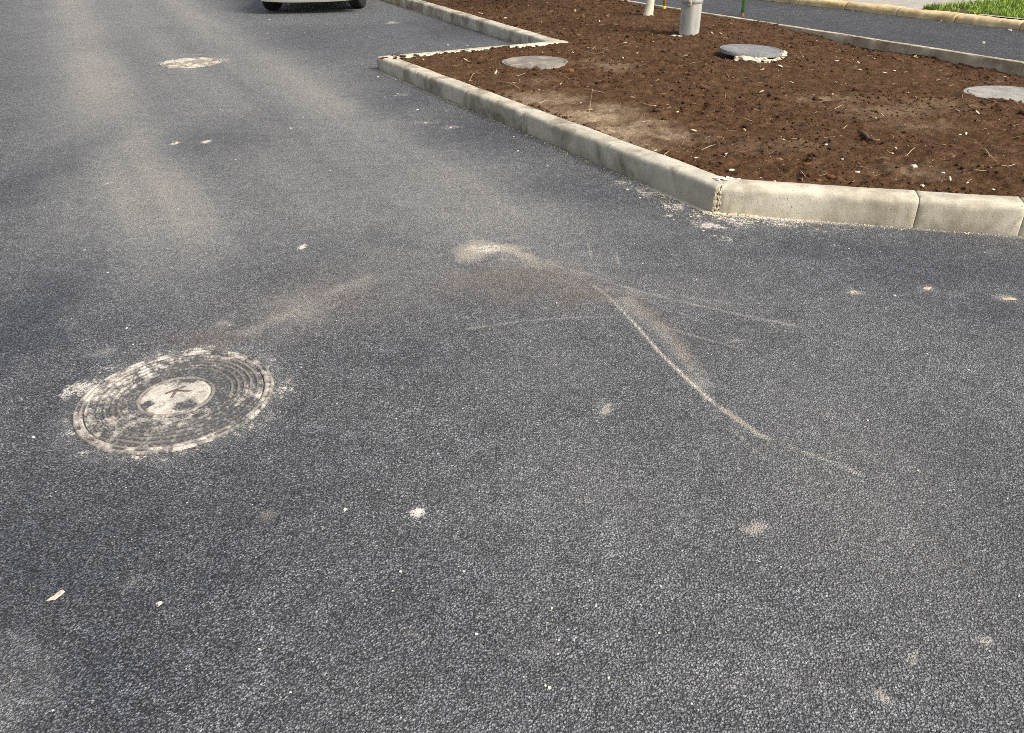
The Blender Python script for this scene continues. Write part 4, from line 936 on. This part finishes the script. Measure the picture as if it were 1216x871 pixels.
# ------------------------------------------------------------------ the car
def car():
    L_, R_ = at(323, 12.3), at(428, 9.8); c = (L_ + R_) / 2; d = (R_ - L_).normalized(); heading = math.atan2(d.y, d.x)
    root = empty('parked_car', (c.x, c.y, 0), heading)
    tag(root, 'pale cream green car parked at the far end, only its bumper and front wheels showing', 'car')
    paint = plain('cream_paint', (.86, .85, .68), .35, .04, 3, .5); black = plain('black_rubber', (.022, .021, .02), .85, .3, 30, .2); dark = plain('underside', (.012, .012, .012), .9, .2, 9, .1)
    glass = plain('car_glass', (.02, .025, .028), .08, .1, 2, .6); steel = plain('wheel_steel', (.22, .215, .2), .45, .2, 30, .5, .3); lamp = plain('lamp_glass', (.55, .55, .52), .12, .1, 9, .6)
    W = .80; track = .69; wb = 2.45; r = .285
    # body: stations along y (0 = front axle, front is -y)
    def loft(st, name, mat, par):
        bm = bmesh.new(); rings = []
        for (y, prof) in st:
            ring = [bm.verts.new((x, y, z)) for x, z in prof] + [bm.verts.new((-x, y, z)) for x, z in reversed(prof)]
            rings.append(ring)
        n = len(rings[0])
        for a, b in zip(rings, rings[1:]):
            for k in range(n): bm.faces.new((a[k], a[(k + 1) % n], b[(k + 1) % n], b[k]))
        bm.faces.new(list(reversed(rings[0]))); bm.faces.new(rings[-1]); bmesh.ops.recalc_face_normals(bm, faces=bm.faces)
        return bm
    def sec(w, zb, zt, zs=None):
        zs = zs or zt - .05
        return [(.3 * w, zb), (.86 * w, zb), (.97 * w, zb + .06), (w, zb + .2), (w, (zb + zs) / 2 + .05), (.97 * w, zs), (.88 * w, zt), (.4 * w, zt + .015)]
    st = [(-.62, sec(W * .88, .36, .66)), (-.58, sec(W * .95, .30, .72)), (-.40, sec(W * .99, .25, .78)), (.4, sec(W, .22, .86)), (.75, sec(W, .22, .90)), (1.6, sec(W, .22, .90)), (2.5, sec(W, .22, .90)), (3.1, sec(W * .98, .26, .88)), (3.25, sec(W * .92, .34, .84))]
    body = obj('body', bm_mesh(loft(st, 'body', paint, root), 'body'), paint, root)
    cutbm = bmesh.new()
    for y in (0, wb):
        for sx in (-1, 1): lathe_bm(cutbm, [(.34, -.16), (.34, .16)], 24, 'x', sx * .76, y, r)
    cut = obj('cut', bm_mesh(cutbm, 'cut', False)); cut.matrix_world = root.matrix_world
    cut.parent = root
    md = body.modifiers.new('b', 'BOOLEAN'); md.object = cut; md.operation = 'DIFFERENCE'; md.solver = 'EXACT'
    bpy.context.view_layer.update(); dg = bpy.context.evaluated_depsgraph_get()
    nm = bpy.data.meshes.new_from_object(body.evaluated_get(dg)); body.modifiers.clear(); body.data = nm
    if not nm.materials: nm.materials.append(paint)
    nm.shade_flat(); bpy.data.objects.remove(cut, do_unlink=True)
    def cab(w0, w1, z0, z1): return [(.3 * w0, z0), (w0, z0), (w1 * 1.0, z1 - .05), (w1 * .9, z1), (.3 * w1, z1 + .02)]
    cb = loft([(.55, cab(.74, .70, .86, .92)), (1.15, cab(.74, .60, .86, 1.36)), (1.8, cab(.74, .60, .86, 1.40)), (2.45, cab(.74, .60, .86, 1.37)), (3.0, cab(.74, .68, .86, .93))], 'cabin', paint, root)
    cabin = obj('cabin', bm_mesh(cb, 'cabin', False), paint, root)
    def pane(name, pts):
        bm = bmesh.new(); a = [bm.verts.new(p) for p in pts]; f = bm.faces.new(a); bmesh.ops.solidify(bm, geom=[f], thickness=.012); obj(name, bm_mesh(bm, name, False), glass, cabin)
    pane('windscreen', [(-.62, .60, .955), (.62, .60, .955), (.52, 1.08, 1.31), (-.52, 1.08, 1.31)])
    pane('rear_window', [(-.52, 2.53, 1.32), (.52, 2.53, 1.32), (.6, 2.95, .97), (-.6, 2.95, .97)])
    for s in (-1, 1):
        pane('side_window', [(s * .742, .95, .94), (s * .742, 1.65, .94), (s * .625, 1.65, 1.31), (s * .632, 1.15, 1.28)])
        pane('side_window', [(s * .742, 1.72, .94), (s * .742, 2.55, .94), (s * .632, 2.4, 1.29), (s * .625, 1.72, 1.31)])
    bm = bmesh.new(); n = 14; pf = [(0, .172), (-.07, .166), (-.112, .172), (-.12, .33), (-.09, .46), (0, .48)]
    rings = []
    for i in range(n + 1):
        t = -1 + 2 * i / n; x = t * .775; bow = .10 * abs(t) ** 3; up = .022 * abs(t) ** 2.4
        rings.append([bm.verts.new((x, -.58 + y + bow, z + (up if z < .3 else 0))) for y, z in pf])
    for a, b in zip(rings, rings[1:]):
        for k in range(len(pf)): bm.faces.new((a[k], a[(k + 1) % 6], b[(k + 1) % 6], b[k]))
    bm.faces.new(rings[0]); bm.faces.new(list(reversed(rings[-1]))); bmesh.ops.recalc_face_normals(bm, faces=bm.faces)
    bp = obj('bumper', bm_mesh(bm, 'bumper'), paint, root)
    bm = bmesh.new(); tube_bm(bm, [(-.36, -.63, .19), (-.36, -.64, .145), (-.36, -.61, .135)], [.012] * 3, 8); obj('tow_hook', bm_mesh(bm, 'tow_hook'), plain('hook_paint', (.5, .4, .22), .6), bp)
    bm = bmesh.new(); box_bm(bm, -.75, .75, 3.2, 3.34, .34, .5, .03); obj('bumper', bm_mesh(bm, 'bumper', False), paint, root)
    bm = bmesh.new(); box_bm(bm, -.56, .56, -.4, 3.0, .19, .26, .01); obj('underbody', bm_mesh(bm, 'underbody', False), dark, root)
    for s in (-1, 1):
        bm = bmesh.new(); box_bm(bm, s * .56 - .14, s * .56 + .14, -.645, -.6, .52, .66, .02); obj('headlight', bm_mesh(bm, 'headlight', False), lamp, root)
        bm = bmesh.new(); box_bm(bm, s * .6 - .12, s * .6 + .12, 3.24, 3.28, .55, .72, .015); obj('tail_light', bm_mesh(bm, 'tail_light', False), plain('tail_red', (.35, .02, .02), .25), root)
        bm = bmesh.new(); box_bm(bm, s * .86 - .07, s * .86 + .07, .80, .86, .93, 1.03, .02); obj('mirror', bm_mesh(bm, 'mirror', False), black, root)
    bm = bmesh.new(); box_bm(bm, -.40, .40, -.64, -.6, .53, .65, .01)
    obj('grille', bm_mesh(bm, 'grille', False), black, root)
    for y in (0, wb):
        for s in (-1, 1):
            wr = bpy.data.objects.new('wheel', None); link(wr, root); wr.location = (s * track, y, r); wr.rotation_euler = (0, 0, (-.22 if y == 0 else 0)); wr.empty_display_size = .1
            bm = bmesh.new(); lathe_bm(bm, [(.17, -.075), (.235, -.095), (.27, -.09), (r - .002, -.065), (r, -.03), (r - .006, -.028), (r - .006, -.022), (r, -.02), (r, .02), (r - .006, .022), (r - .006, .028), (r, .03), (r - .002, .065), (.27, .09), (.235, .095), (.17, .075)], 40, 'x'); obj('tyre', bm_mesh(bm, 'tyre'), black, wr)
            bm = bmesh.new(); lathe_bm(bm, [(.172, -.07), (.165, .06), (.17, .075), (.155, .07), (.12, .03), (.06, .05), (.03, .055), (.001, .056)], 32, 'x')
            if s < 0:
                for v in bm.verts: v.co.x *= -1
                bmesh.ops.reverse_faces(bm, faces=bm.faces)
            obj('rim', bm_mesh(bm, 'rim'), steel, wr)
car()
